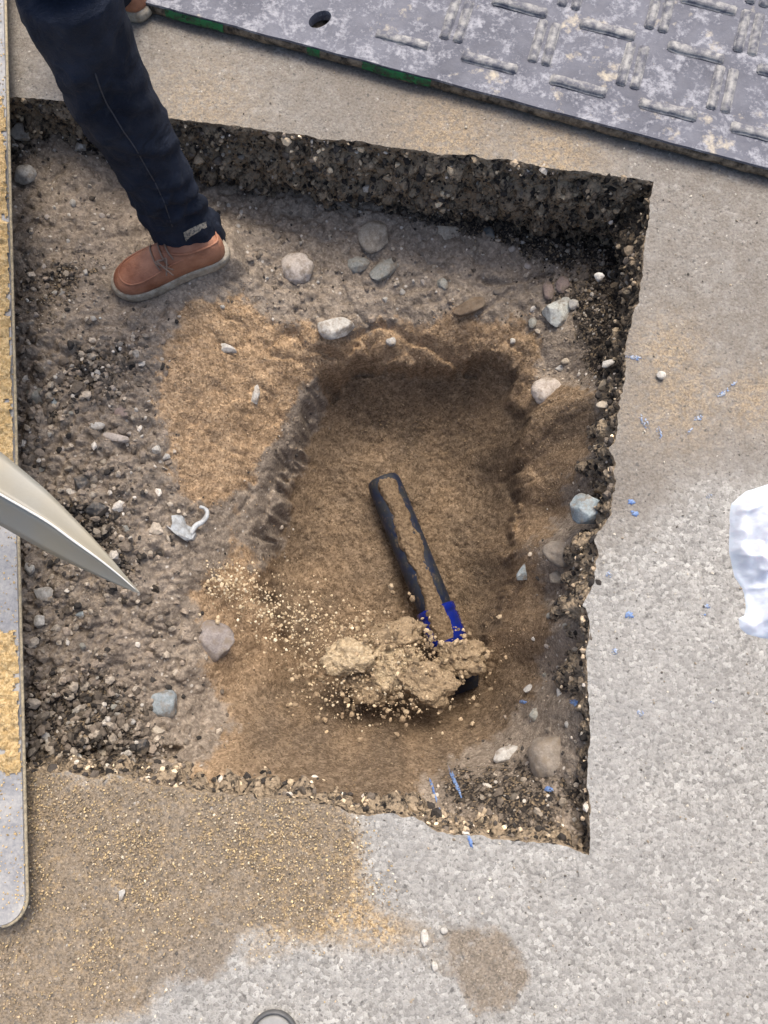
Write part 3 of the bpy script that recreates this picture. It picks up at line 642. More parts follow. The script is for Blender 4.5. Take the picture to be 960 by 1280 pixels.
anch = [(467,296,'large mottled tan stone'),(372,335,'round pinkish stone by the shoe'),(479,338,'oblong grey green stone'),(421,410,'rough pale stone on the rim'),(697,394,'pale angular stone'),(588,384,'brown clod above the rim'),(610,293,'small dark slate stone'),
 (732,640,'angular blue grey rock'),(700,692,'brownish grey stone under the blue rock'),(692,948,'brown boulder in the corner'),(635,943,'pale elongated stone'),(33,221,'rounded whitish stone'),(101,186,'white stone by the trouser leg'),(48,492,'flat grey green stone'),(122,533,'smooth pale pebble in the rubble'),
 (145,548,'long pinkish stone'),(102,606,'shiny asphalt lump'),(124,637,'lump nearest the shovel'),(57,743,'pale stone under the shovel'),(51,777,'white stone by the plate'),(199,880,'sunk blue grey stone'),(127,942,'tan stone by the near edge'),(196,562,'white pebble at the sand border'),(232,660,'broken clip'),(210,340,'brown shoe'),(175,740,'shovel tip'),(450,272,'foot of the far asphalt wall'),(655,715,'pale blue grey stone in sand')]
cname = {'pale': 'pale', 'tan': 'tan', 'pinkish': 'pinkish', 'greygreen': 'grey green', 'dull': 'dull brown', 'white': 'white'}; used_l = set()
def near_label(u, v, colr):
    for rank in range(len(anch)):
        a = sorted(anch, key=lambda q: math.hypot(q[0]-u, q[1]-v))[rank]; dx, dy = u-a[0], v-a[1]
        d = ('right of' if dx > 0 else 'left of') if abs(dx) > 1.6*abs(dy) else ('below' if dy > 0 else 'above') if abs(dy) > 1.6*abs(dx) else ('below and ' if dy > 0 else 'above and ')+('right of' if dx > 0 else 'left of')
        l = f'small {cname[colr]} pebble {d} the {a[2]}'
        if l not in used_l: used_l.add(l); return l
for lab, grp, L in peb:
    for (u, v) in L:
        p = hit(u+random.uniform(-4, 4), v+random.uniform(-4, 4)); s_ = random.uniform(.0055, .0105)
        o = bpy.data.objects.new('pebble', random.choice(pm)); C.objects.link(o)
        o.location = p+Vector((0, 0, s_*.2)); o.scale = (s_, s_, s_); o.rotation_euler = (random.uniform(-.3, .3), random.uniform(-.3, .3), random.uniform(0, 6.2))
        colr = random.choice(['pale', 'tan', 'pinkish', 'greygreen', 'dull', 'dull', 'tan'] if 'whitish' not in lab else ['white', 'pale', 'pinkish'])
        o.material_slots[0].link = 'OBJECT'; o.material_slots[0].material = M['st_'+colr]
        tag(o, near_label(u, v, colr), 'pebble', grp)

# ------------------------------------------------------------------ blue marking paint
t = MT('blue_marking_paint', .6, .4); nn = t.noise(160, 4, .7)
M['paint'] = t.done(t.mix(t.ramp(nn, [(.35, 0.0), (.6, 1.0)]), (.07, .15, .40), (.20, .29, .46)), t.bump(nn, .5, .002))
t = MT('faded_blue_paint', .8, .2); nn = t.noise(200, 4, .7)
M['paint2'] = t.done(t.mix(t.ramp(nn, [(.42, 0.0), (.58, 1.0)]), (.17, .27, .50), (.40, .42, .44)), t.bump(nn, .5, .002))
for k_, th_ in (('paint', .36), ('paint2', .47)):
    nt_ = M[k_].node_tree; nz_ = nt_.nodes.new('ShaderNodeTexNoise'); nz_.inputs['Scale'].default_value = 210; nz_.inputs['Detail'].default_value = 3
    tc_ = nt_.nodes.new('ShaderNodeTexCoord'); nt_.links.new(tc_.outputs['Object'], nz_.inputs['Vector'])
    mr_ = nt_.nodes.new('ShaderNodeMapRange'); mr_.inputs[1].default_value = th_; mr_.inputs[2].default_value = th_+.08; nt_.links.new(nz_.outputs[0], mr_.inputs[0]); nt_.links.new(mr_.outputs[0], nt_.nodes['Principled BSDF'].inputs['Alpha'])
def blob(u, v, a, b, turn, m, z=None, onsoil=False, seed=0):
    r = np.random.default_rng(seed); k = 22; pts = []
    for i in range(k):
        an = 2*math.pi*i/k; rr = r.uniform(.55, 1.15); dx, dy = a/2*rr*math.cos(an), b/2*rr*math.sin(an); T = math.radians(turn)
        uu, vv = u+dx*math.cos(T)-dy*math.sin(T), v+dx*math.sin(T)+dy*math.cos(T)
        if onsoil:
            h = hit(u, v); p = P(uu, vv, h.z); p.z = float(H(p.x, p.y))+.0035
        else:
            p = P(uu, vv, 0); p.z = PZ(p.x, p.y)+.0013
        pts.append(p)
    ce = sum(pts, Vector())/k; ce.z += .0012
    V = [ce]+pts+[p-Vector((0, 0, .002)) for p in pts]; F = [(0, 1+i, 1+(i+1) % k) for i in range(k)]+[(1+i, 1+k+i, 1+k+(i+1) % k, 1+(i+1) % k) for i in range(k)]
    o = link('paint_mark', poly_mesh('paint_mark', V, F), m, soil if onsoil else pave); return o
for i, (u, v, a, b, tn, kk) in enumerate([(794,447,26,6,8,'paint2'),(904,491,24,7,-38,'paint2'),(873,523,15,8,-40,'paint2'),(917,480,12,4,-40,'paint2'),(862,539,12,4,-45,'paint2'),(789,628,10,8,0,'paint'),(793,642,13,7,10,'paint'),
        (786,769,13,9,10,'paint'),(760,718,10,10,0,'paint2'),(768,814,11,8,0,'paint2'),(800,892,9,9,0,'paint2'),(884,758,10,6,10,'paint2'),(886,620,8,7,0,'paint2'),(805,527,8,22,-35,'paint2'),(824,541,7,16,-15,'paint2'),(588,1052,5,20,-20,'paint'),(880,768,8,4,0,'paint2'),(640+250,878,6,5,0,'paint2')]):
    blob(u, v, a, b, tn, M[kk], seed=i)
for i, (u, v, a, b, tn) in enumerate([(541,985,4,26,-15),(568,976,5,34,-20),(547,1012,8,6,0),(685,986,10,9,0),(718,879,9,9,0),(733,894,8,8,0),(653,877,6,6,0)]):
    blob(u, v, a, b, tn, M['paint'], onsoil=True, seed=60+i)

# ------------------------------------------------------------------ water pipe lying in the pit
t = MT('dirty_blue_pipe', .5, .4); nz = t.noise(30, 5, .65)
c = t.mix(t.ramp(nz, [(.35, 0.0), (.6, 1.0)]), (.008, .016, .045), (.022, .025, .029)); c = t.mix(t.ramp(t.noise(70, 4, .7), [(.56, 0.0), (.68, .7)]), c, (.12, .088, .057))
M['pipe'] = t.done(c, t.bump(t.noise(250), .3, .001), t.ramp(nz, [(.3, .3), (.6, .75)]))
t = MT('glossy_blue_wrap', .2, .5); nz = t.noise(45, 4, .6)
M['wrap'] = t.done(t.mix(t.ramp(nz, [(.45, 0.0), (.7, .5)]), (.004, .014, .17), (.012, .02, .07)), t.bump(t.noise(60, 3), .6, .004))
ends = [P(481, 606, -.603), P(520, 700, -.6), P(560, 800, -.595)]
A, B = ends[0], ends[2]; ax = (B-A).normalized(); L = (B-A).length; R = .048
side = ax.cross(Vector((0, 0, 1))).normalized(); upv = side.cross(ax).normalized()
def pring(s, r): return [A+ax*s+r*(side*math.cos(2*math.pi*k/40)+upv*math.sin(2*math.pi*k/40)) for k in range(40)]
pt = empty('water_pipe', (A+B)/2-Vector((0, 0, R)))
tag(pt, 'sand coated blue water pipe lying in the bottom of the pit', 'pipe')
prof = [(-.02, .036), (-.017, .042), (-.010, .0455), (0, .047), (.02, R), (L*.25, R), (L*.5, R), (L*.78, R), (L*.785, R-.0015), (L+.14, R-.0015)]
V, F = loft([pring(s, r) for s, r in prof]); link('pipe_body', poly_mesh('pipe_body', V, F), M['pipe'], pt)
prof = [(L*.80, R+.001), (L*.805, R+.006), (L*.84, R+.0065), (L*.85, R+.003), (L*.86, R+.003), (L*.868, R+.006), (L*.97, R+.005), (L*1.02, R+.004), (L*1.03, R)]
V, F = loft([pring(s, r) for s, r in prof], False); link('pipe_wrap', poly_mesh('pipe_wrap', V, F), M['wrap'], pt)
# the crust of sand on its back
t = MT('moist_sand', .97, .1); n2 = t.noise(55, 5, .65); g = t.sep(t.vor(210, 'Color'))
c = t.mix(.4, t.ramp(n2, [(.25, (.12, .084, .053)), (.55, (.18, .128, .082)), (.8, (.24, .176, .115))]), t.ramp(g[0], [(0, (.06, .042, .027)), (.5, (.20, .143, .09)), (1, (.36, .275, .18))]))
M['msand'] = t.done(c, t.bump(t.math('ADD', t.noise(260, 3, .7), n2), 1.0, .004))
ns, na = 150, 36; S_, Aa = np.meshgrid(np.linspace(-.02, L*1.0, ns), np.linspace(-1, 1, na), indexing='ij')
ang0 = Aa; wl = .62+.36*fbm(S_*1.0, S_*0+2, s=16, o=4, g=.5, seed=171)+.07*fbm(S_, ang0*2, s=90, o=2, seed=172)+.25*sstep(.03, -.05, S_); wr = .52+.36*fbm(S_, S_*0+9, s=18, o=4, g=.5, seed=173)+.07*fbm(S_, ang0*2, s=90, o=2, seed=174)+.35*sstep(.05, -.05, S_)
wl = wl-.16*sstep(L*.72, L*.82, S_); wr = wr+.42*sstep(L*.72, L*.84, S_); ang = np.where(Aa < 0, Aa*wl, Aa*wr)-.02
prf = np.clip(1-np.abs(Aa)**4, 0, 1)
hh = R-.0015+prf*(.0055+.006*fbm(S_, ang*.05, s=60, o=3, seed=177)+.6*domes(S_, ang*.05, .008, 179))*sstep(L*1.0, L*.94, S_)+.006*prf*sstep(L*.78, L*.82, S_)+.006*prf*sstep(.03, -.02, S_)
co = np.array(A)+S_[..., None]*np.array(ax)+hh[..., None]*(np.sin(ang)[..., None]*np.array(side)+np.cos(ang)[..., None]*np.array(upv))
co[..., 2] -= .022*sstep(.012, -.02, S_)
ij = np.arange(ns*na).reshape(ns, na); Fq = np.stack([ij[:-1, :-1], ij[1:, :-1], ij[1:, 1:], ij[:-1, 1:]], -1).reshape(-1, 4)
cr = link('sand_crust', arr_mesh('sand_crust', co.reshape(-1, 3), Fq), M['msand']); tag(cr, 'strip of brown sand lying along the top of the blue pipe', kind='stuff')

# ------------------------------------------------------------------ sand tipped from the shovel, still falling
t = MT('tipped_sand', .95, .1); n2 = t.noise(70, 5, .65); g = t.sep(t.vor(230, 'Color'))
c = t.mix(.4, t.ramp(n2, [(.25, (0.243, 0.179, 0.113)), (.55, (0.397, 0.301, 0.196)), (.8, (0.576, 0.448, 0.301))]), t.ramp(g[0], [(0, (.09, .065, .04)), (.5, (.27, .20, .125)), (1, (.5, .39, .26))]))
M['tsand'] = t.done(c, t.bump(t.math('ADD', t.noise(260, 3, .7), n2), 1.0, .005))
t = MT('pale_tipped_sand', .95, .1); n2 = t.noise(70, 5, .65); g = t.sep(t.vor(230, 'Color'))  # paler version of the tipped sand, used on two of the lumps
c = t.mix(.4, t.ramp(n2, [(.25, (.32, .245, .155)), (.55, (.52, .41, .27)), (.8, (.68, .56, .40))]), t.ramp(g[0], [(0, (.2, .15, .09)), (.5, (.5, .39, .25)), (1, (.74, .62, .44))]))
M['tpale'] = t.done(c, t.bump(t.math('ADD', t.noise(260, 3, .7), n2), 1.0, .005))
clods = [(446,822,58,52,-.36,'crumbling pale lump of falling sand nearest the flying grains'),(497,800,74,46,-.42,'lump of falling sand against the left side of the pipe end'),
         (476,856,64,40,-.40,'ragged lump of falling sand with dark gaps below the pale lump'),(541,856,66,48,-.38,'smooth rounded clod of falling sand in front of the pipe end'),
         (590,818,58,44,-.43,'clod of falling sand just right of the pipe end'),(562,836,40,34,-.42,'small clod of falling sand wedged between the smooth and the right clod'),
         (505,834,60,46,-.39,'sand lump in the middle of the falling sand')]
for i, (u, v, wd, ht, z, lab) in enumerate(clods):
    u -= 12
    k = pxm(u, v, z); vv2, ff = ico(5); r = np.random.default_rng(300+i); o_ = r.uniform(0, 40, 3)
    f1 = fbm(vv2[:, 0]+o_[0], vv2[:, 1]+o_[1], vv2[:, 2]+o_[2], s=1.7, o=4, g=.6, seed=i)
    f2 = fbm(vv2[:, 0]+o_[0], vv2[:, 1]+o_[1], vv2[:, 2]+o_[2], s=9, o=3, g=.6, seed=i+40)
    for _ in range(5):
        d_ = r.normal(size=3); d_ /= np.linalg.norm(d_); vv2 = vv2-.75*np.maximum(vv2@d_-r.uniform(.5, .85), 0)[:, None]*d_
    v3 = vv2*(1+.60*f1+.17*f2)[:, None]*np.array([wd*k/2*1.12, ht*k/2*1.12, min(wd, ht)*k/2*.9])
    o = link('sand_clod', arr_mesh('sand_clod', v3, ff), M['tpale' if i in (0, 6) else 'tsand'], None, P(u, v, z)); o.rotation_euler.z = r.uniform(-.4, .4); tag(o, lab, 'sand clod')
m = 1600; tt = RNG.random(m)**1.25; u_ = 258+tt*195+RNG.normal(0, 15, m); v_ = 722+tt*100+RNG.normal(0, 15+16*tt, m); z_ = -.30-.10*tt+RNG.normal(0, .03, m)
m2 = 450; u2 = RNG.normal(450, 42, m2); v2 = RNG.normal(842, 30, m2); z2 = RNG.normal(-.37, .03, m2)
u_, v_, z_ = np.concatenate([u_[:1100], u2]), np.concatenate([v_[:1100], v2]), np.concatenate([z_[:1100], z2]); m = len(u_)
pos = np.array([P(a, b, c) for a, b, c in zip(u_, v_, z_)])
m3 = 1500; u3, v3_, z3 = RNG.normal(490, 50, m3), RNG.normal(835, 30, m3), RNG.normal(-.385, .03, m3)
scatter('crumbling_sand', np.array([P(a, b, c) for a, b, c in zip(u3, v3_, z3)]), .0018+.007*RNG.random(m3)**3, pick([(0.375, 0.281, 0.181),(0.250, 0.188, 0.119),(0.525, 0.413, 0.275)], [.5,.3,.2], m3, .15), I1, IF1, .35, 1.0, M['crumb'], False, None, 'crumbs of brown sand breaking off the falling lumps')
scatter('flying_sand', pos, .0010+.0034*RNG.random(m)**2.2+.0032*RNG.random(m)**12, pick([(.62,.50,.33),(.46,.35,.22),(.72,.62,.45)], [.5,.3,.2], m, .12), I1, IF1, .3, 1.0, M['grain'], False, None, 'spray of pale yellow sand grains flying through the air over the pit')

# ------------------------------------------------------------------ ground protection mat
t = MT('scuffed_grey_mat', .8, .25)
n1 = t.noise(7, 6, .7); n2 = t.noise(26, 6, .7, t.warp(.04, 10)); n3 = t.noise(130, 4, .7)
c = t.mix(t.ramp(n1, [(.35, 0.0), (.65, 1.0)]), (.085, .089, .112), (.150, .156, .188))
c = t.mix(t.ramp(t.math('ADD', t.math('MULTIPLY', n2, .7), t.math('MULTIPLY', n3, .3)), [(.50, 0.0), (.62, .72)]), c, (.40, .405, .435))
c = t.mix(t.ramp(t.noise(11, 5, .7), [(.60, 0.0), (.70, .8)]), c, (.52, .46, .35))
c = t.mix(t.ramp(t.noise(60, 4, .75), [(.28, .8), (.38, 0.0)]), c, (.10, .10, .125))
M['mat'] = t.done(c, t.bump(n3, .5, .0025), t.ramp(n2, [(.4, .6), (.6, .9)]))
t = MT('muddy_mat_edge', .85, .2); nz = t.noise(40, 5, .7)
M['mat_edge'] = t.done(t.mix(t.ramp(nz, [(.38, 0.0), (.62, 1.0)]), (.035, .03, .025), (.27, .215, .155)), t.bump(t.noise(140), .6, .003))
t = MT('green_paint', .5, .4); nz = t.noise(50, 5, .7)
M['green'] = t.done(t.mix(t.ramp(nz, [(.45, 0.0), (.62, 1.0)]), (.012, .15, .045), (.03, .035, .025)), t.bump(t.noise(120), .5, .002))
al_ = t.ramp(t.noise(38, 5, .7), [(.34, 0.0), (.42, 1.0)]); t.t.links.new(al_, t.b.inputs['Alpha'])
t = MT('bar_dust', .7, .3); nz = t.noise(45, 5, .7)
M['bar'] = t.done(t.mix(t.ramp(nz, [(.4, 0.0), (.62, 1.0)]), (.10, .104, .128), (.33, .325, .315)), t.bump(t.noise(160), .5, .002))
ZT = .036; O = P(190, 5, ZT); E2 = (P(960, 210, ZT)-O).normalized(); N2 = Vector((-E2.y, E2.x, 0)); zt = .026
MW0, MW1, MD = -.35, 1.95, 1.1
mat_o = empty('ground_mat', O+E2*.8+N2*.55-Vector((0, 0, ZT-.004)))
tag(mat_o, 'scuffed lilac grey ground protection mat with raised bars lying on the pavement', 'ground mat')
def mp(e, nn, z): return O+E2*e+N2*nn+Vector((0, 0, z))
bm = bmesh.new()
hc = (.376, .074); ring = [(hc[0]+.021*math.cos(2*math.pi*k/24)+.008*math.sin(2*math.pi*k/24), hc[1]+.026*math.sin(2*math.pi*k/24)) for k in range(24)]
edge_pts = [(e, .0006*math.sin(e*40)+.0012*float(fbm(np.array([e]), np.array([0.]), s=25, seed=181)[0])) for e in np.linspace(MW0, MW1, 140)]
outer = edge_pts+[(MW1, MD), (MW0, MD)]
tv = [bm.verts.new(mp(e, q, 0)) for e, q in outer]; hv_ = [bm.verts.new(mp(e, q, 0)) for e, q in ring]
ed = [bm.edges.new((tv[i], tv[(i+1) % len(tv)])) for i in range(len(tv))]+[bm.edges.new((hv_[i], hv_[(i+1) % 24])) for i in range(24)]
bmesh.ops.triangle_fill(bm, edges=ed, use_beauty=True)
for loop in (tv, hv_):
    lo = [bm.verts.new(v.co-Vector((0, 0, .006 if loop is tv else zt))) for v in loop]
    for i in range(len(loop)): bm.faces.new((loop[i], loop[(i+1) % len(loop)], lo[(i+1) % len(loop)], lo[i]))
bmesh.ops.recalc_face_normals(bm, faces=bm.faces)
top = link('mat_panel', bm_mesh('mat_panel', bm, False), M['mat'], mat_o)
V, F = [], []
for i, (e, q) in enumerate(edge_pts):
    j = .004*float(fbm(np.array([e]), np.array([3.]), s=30, o=3, seed=183)[0])
    V += [mp(e, q+.001, -.0055), mp(e, q-.003+j, -.011), mp(e, q-.002-j, -.024), mp(e, q+.012, -.033), mp(e, q+.5, -.033)]
for i in range(len(edge_pts)-1):
    for k in range(4): F.append((i*5+k, i*5+k+1, i*5+k+6, i*5+k+5))
link('mat_edge', poly_mesh('mat_edge', V, F), M['mat_edge'], mat_o)
for (e0, e1) in ((.03, .17), (.50, .66), (.37, .40)):
    V, F = [], []; ks = np.linspace(e0, e1, 24)
    for e in ks:
        j = .0035*float(fbm(np.array([e]), np.array([5.]), s=40, o=3, seed=187)[0])
        q = float(np.interp(e, [x[0] for x in edge_pts], [x[1] for x in edge_pts])); V += [mp(e, q-.0015, -.0035+j*.5), mp(e, q-.0065, -.012), mp(e, q-.0055, -.021+j)]
    for i in range(23):
        for k in range(2): F.append((i*3+k, i*3+k+1, i*3+k+4, i*3+k+3))
    link('green_paint', poly_mesh('green_paint', V, F), M['green'], mat_o)
def bar(cx, cy, ln, wd, ht, along, broken=False):
    bm = bmesh.new(); bmesh.ops.create_cube(bm, size=1)
    bmesh.ops.scale(bm, vec=(ln, wd, ht), verts=bm.verts)
    bmesh.ops.bevel(bm, geom=list(bm.edges), offset=min(wd, ht)*.42, segments=3, affect='EDGES')
    bmesh.ops.subdivide_edges(bm, edges=[e for e in bm.edges if e.calc_length() > ln*.5], cuts=10)
    for v in bm.verts:
        f = fbm(np.array([v.co.x+cx*9]), np.array([v.co.y+cy*7]), s=35, o=3, seed=191)[0]; v.co.z += .002*f; v.co.y += .0015*f
        if broken: v.co.z -= .004*abs(math.sin(v.co.x*90))
    a = math.atan2(E2.y, E2.x)+(0 if along else math.pi/2+.02)
    bmesh.ops.rotate(bm, cent=(0, 0, 0), matrix=Matrix.Rotation(a, 3, 'Z'), verts=bm.verts)
    bmesh.ops.translate(bm, vec=mp(cx, cy, .001), verts=bm.verts)
    link('raised_bar', bm_mesh('raised_bar', bm), M['bar'], mat_o)
for j, r in enumerate((.076, .238, .372, .53, .69, .85, 1.0)):
    for k in range(-3, 6):
        e = .78+.203*k+(.018 if j else -.008)
        if MW0+.08 < e < MW1-.1 and not (j == 0 and e < .5): bar(e, r, .128, .028, .0095, True, j == 0 and e < .7)
        e2 = e+.103
        if MW0+.08 < e2 < MW1-.1 and r+.15 < MD and e2 > .58:
            for s_ in (-.0155, .0155): bar(e2+s_, r+.087, .116, .022, .008, False)

# ------------------------------------------------------------------ steel plate with sand on it along the left
t = MT('worn_steel_plate', .5, .5); n1 = t.noise(14, 5, .7); n2 = t.noise(140, 4, .7)
M['steel'] = t.done(t.mix(t.ramp(t.math('ADD', t.math('MULTIPLY', n1, .6), t.math('MULTIPLY', n2, .4)), [(.38, 0.0), (.62, 1.0)]), (.20, .205, .22), (.40, .39, .37)), t.bump(n2, .4, .0015), t.ramp(n1, [(.4, .4), (.6, .7)]))
t = MT('sandy_plate_rim', .8, .2); n2 = t.noise(120, 4, .7)
M['rim'] = t.done(t.mix(t.ramp(n2, [(.4, 0.0), (.6, 1.0)]), (.20, .175, .13), (.36, .31, .215)), t.bump(n2, .4, .0015))
ZP = .05
pa, pb = P(5, -40, ZP), P(33, 1120, ZP); ed_ = (pb-pa).normalized(); si = Vector((ed_.y, -ed_.x, 0))
if si.x > 0: si = -si
Lp = (pb-pa).length+.045; Wp = .30
def pp(l, s_, z): return pa+ed_*l+si*s_+Vector((0, 0, z))
rc = .045; outl = [(-.25, 0), (Lp-rc, 0)]+[(Lp-rc+rc*math.sin(a), rc-rc*math.cos(a)) for a in np.linspace(.15, math.pi/2, 8)]+[(Lp, Wp-rc)]+[(Lp-rc+rc*math.cos(a), Wp-rc+rc*math.sin(a)) for a in np.linspace(.15, math.pi/2, 8)]+[(-.25, Wp)]
bm = bmesh.new(); fv = [bm.verts.new(pp(l, s_, 0)) for l, s_ in outl]; f = bm.faces.new(fv)
r_ = bmesh.ops.extrude_face_region(bm, geom=[f]); bmesh.ops.translate(bm, vec=(0, 0, -.014), verts=[v for v in r_['geom'] if isinstance(v, bmesh.types.BMVert)])
bmesh.ops.recalc_face_normals(bm, faces=bm.faces)
bmesh.ops.bevel(bm, geom=[e for e in bm.edges if abs((e.verts[0].co-e.verts[1].co).z) < .002], offset=.003, segments=2, affect='EDGES')
plate = empty('steel_plate', pp(.9, .15, -ZP)); tag(plate, 'grey steel plate heaped with yellow sand along the left of the hole', 'steel plate')
link('plate_body', bm_mesh('plate_body', bm, False), M['steel'], plate)
V, F = tube([pp(l, s_, -.003)-si*.0006 for l, s_ in outl[:10]], .0028, 8); link('plate_rim', poly_mesh('plate_rim', V, F), M['rim'], plate)
# two timbers carry it clear of the ground
for l in (-.1, Lp-.12):
    bm = bmesh.new(); bmesh.ops.create_cube(bm, size=1); bmesh.ops.scale(bm, vec=(.07, Wp-.08, ZP-.014-.004), verts=bm.verts); bmesh.ops.bevel(bm, geom=list(bm.edges), offset=.004, segments=2, affect='EDGES')
    bmesh.ops.rotate(bm, cent=(0, 0, 0), matrix=Matrix.Rotation(math.atan2(ed_.y, ed_.x), 3, 'Z'), verts=bm.verts); bmesh.ops.translate(bm, vec=pp(l, .20, -.014-(ZP-.014-.004)/2-.001), verts=bm.verts)
    link('bearer', bm_mesh('bearer', bm, False), M['rim'], plate)
ls, ws = np.meshgrid(np.arange(-.2, Lp-.02, .0035), np.arange(.003, Wp-.01, .0035), indexing='ij')
co = np.array(pa)+ls[..., None]*np.array(ed_)+ws[..., None]*np.array(si); su, sv_ = proj(co[..., 0], co[..., 1], co[..., 2])
msk = np.clip(sstep(95, 150, sv_)*sstep(640, 600, sv_)*(.9)+sstep(770, 800, sv_)*sstep(985, 950, sv_), 0, 1)
th = msk*1.2+.95*fbm(co[..., 0], co[..., 1], s=15, o=5, g=.6, seed=201)+.55*fbm(co[..., 0], co[..., 1], s=120, o=2, seed=204)-.60-.25*sstep(.012, .0, ws)
hgt = np.clip(th, 0, 1)*(.012+.8*domes(co[..., 0], co[..., 1], .01, 203)+.5*domes(co[..., 0], co[..., 1], .005, 207)+.003*vn(co[..., 0]*180, co[..., 1]*180, seed=209))
co[..., 2] += hgt+.0003; kq = th > -.02; ij = -np.ones(kq.shape, np.int64); ij[kq] = np.arange(kq.sum())
Fq = np.stack([ij[:-1, :-1], ij[:-1, 1:], ij[1:, 1:], ij[1:, :-1]], -1).reshape(-1, 4); Fq = Fq[(Fq >= 0).all(1)]
t = MT('dry_yellow_sand', .95, .1); n2 = t.noise(70, 5, .65); g = t.sep(t.vor(260, 'Color'))
M['ysand'] = t.done(t.mix(.5, t.ramp(n2, [(.25, (.36, .245, .11)), (.55, (.55, .40, .20)), (.8, (.66, .51, .29))]), t.ramp(g[0], [(0, (.22, .145, .06)), (.5, (.55, .39, .19)), (1, (.80, .63, .38))])), t.bump(t.math('ADD', t.noise(300, 3, .7), n2), 1.0, .004))
o = link('sand_heap', arr_mesh('sand_heap', co[kq], Fq), M['ysand']); tag(o, 'dry yellow sand heaped along the steel plate', kind='stuff')
m = 2500; l_ = RNG.uniform(-.1, Lp-.02, m); w_ = RNG.random(m)**1.3*.2+.002; pos = np.array(pa)+l_[:, None]*np.array(ed_)+w_[:, None]*np.array(si)
scatter('plate_grains', pos+np.array([0, 0, .001]), .0010+.0014*RNG.random(m), pick([(.6,.44,.22),(.45,.33,.18)], [.6,.4], m), OV, OF, .25, .8, M['grain'], False, None, 'thin scatter of sand grains on the bare parts of the steel plate')

# ------------------------------------------------------------------ shovel held over the left of the hole
t = MT('polished_shovel_steel', .3, .5); t.b.inputs['Metallic'].default_value = .1
sm = t.n.new('ShaderNodeMapping'); t.t.links.new(t.co, sm.inputs[0]); sm.inputs['Scale'].default_value = (6, 60, 60); sm.inputs['Rotation'].default_value = (0, 0, .7)
n1 = t.noise(6, 5, .6, sm.outputs[0]); n2 = t.noise(8, 3, .5)
M['blade'] = t.done(t.mix(t.ramp(n2, [(.35, 0.0), (.65, .6)]), t.mix(n1, (.22, .222, .205), (.30, .30, .275)), (.29, .25, .17)), t.bump(n1, .08, .001), t.ramp(n1, [(.3, .36), (.7, .55)]))
t = MT('worn_bright_steel', .35, .5); M['ribm'] = t.done(t.mix(t.noise(60, 4), (.55, .54, .50), (.72, .71, .67)))
t = MT('shovel_wood', .55, .3); M['wood'] = t.done(t.mix(t.noise(30, 4), (.30, .19, .09), (.46, .31, .16)))
t = MT('painted_socket', .5, .3); M['socket'] = t.done(t.mix(t.noise(30, 4), (.05, .05, .05), (.12, .11, .10)))
shv = empty('shovel', P(60, 640, .3)); tag(shv, 'pointed steel shovel blade coming in from the left edge over the rubble', 'shovel')
rowsS = [  # upper edge, ridge, lower edge: spots with their heights
 ((175,741,.300), (174,741,.3005), (172,741,.300)), ((168,733,.302), (163,731,.307), (158,735,.298)), ((156,719,.306), (148,718,.315), (139,727,.296)), ((138,697,.312), (124,699,.326), (112,715,.294)),
 ((112,668,.320), (92,676,.338), (84,702,.294)), ((85,640,.328), (62,654,.350), (54,687,.296)), ((58,613,.338), (32,636,.362), (26,671,.300)), ((30,589,.348), (4,620,.374), (-2,655,.306)), ((2,566,.358), (-26,602,.386), (-32,638,.314)),
 ((-30,543,.366), (-62,580,.400), (-70,618,.324)), ((-62,520,.374), (-98,556,.412), (-108,596,.334)), ((-80,512,.378), (-118,543,.418), (-128,580,.340))]
secs = []
for a, b, c in rowsS:
    a, b, c = P(*a), P(*b), P(*c); s9 = []
    for k in range(7):
        q = k/6; s9.append(a.lerp(b, q)+Vector((0, 0, -.003))*math.sin(math.pi*q)*min(1, (a-b).length/.04))
    for k in range(1, 6):
        q = k/5; s9.append(b.lerp(c, q)+Vector((0, 0, -.002))*math.sin(math.pi*q)*min(1, (c-b).length/.03))
    secs.append(s9)
fine = []
for j in range(len(secs[0])): fine.append(spline([s[j] for s in secs], 4))
nr, ncs = len(fine[0]), len(fine)
V = [fine[j][i] for i in range(nr) for j in range(ncs)]; F = [(i*ncs+j, i*ncs+j+1, (i+1)*ncs+j+1, (i+1)*ncs+j) for i in range(nr-1) for j in range(ncs-1)]
me = poly_mesh('blade', V, F)
bl = link('blade', me, M['blade'], shv); md = bl.modifiers.new('t', 'SOLIDIFY'); md.thickness = .0022; md.offset = 0
for e in me.edges:                                        # keep the rib crisp
    pass
V, F = tube([p+Vector((0, 0, .0012)) for p in fine[6][2:]], [.0006+.0013*min(1, k/14) for k in range(nr-2)], 8)
link('rib', poly_mesh('rib', V, F), M['ribm'], shv)
e0, e1 = P(-95, 552, .413), P(-118, 543, .425); hd = (P(-118, 543, .425)-P(62, 655, .353)).normalized()
V, F = tube([e0, e1+hd*.05, e1+hd*.16], [.012, .019, .019], 16); link('socket', poly_mesh('socket', V, F), M['socket'], shv)
V, F = tube([e1+hd*.14, e1+hd*.5, e1+hd*1.0], [.0165, .0165, .0165], 16); link('handle', poly_mesh('handle', V, F), M['wood'], shv)

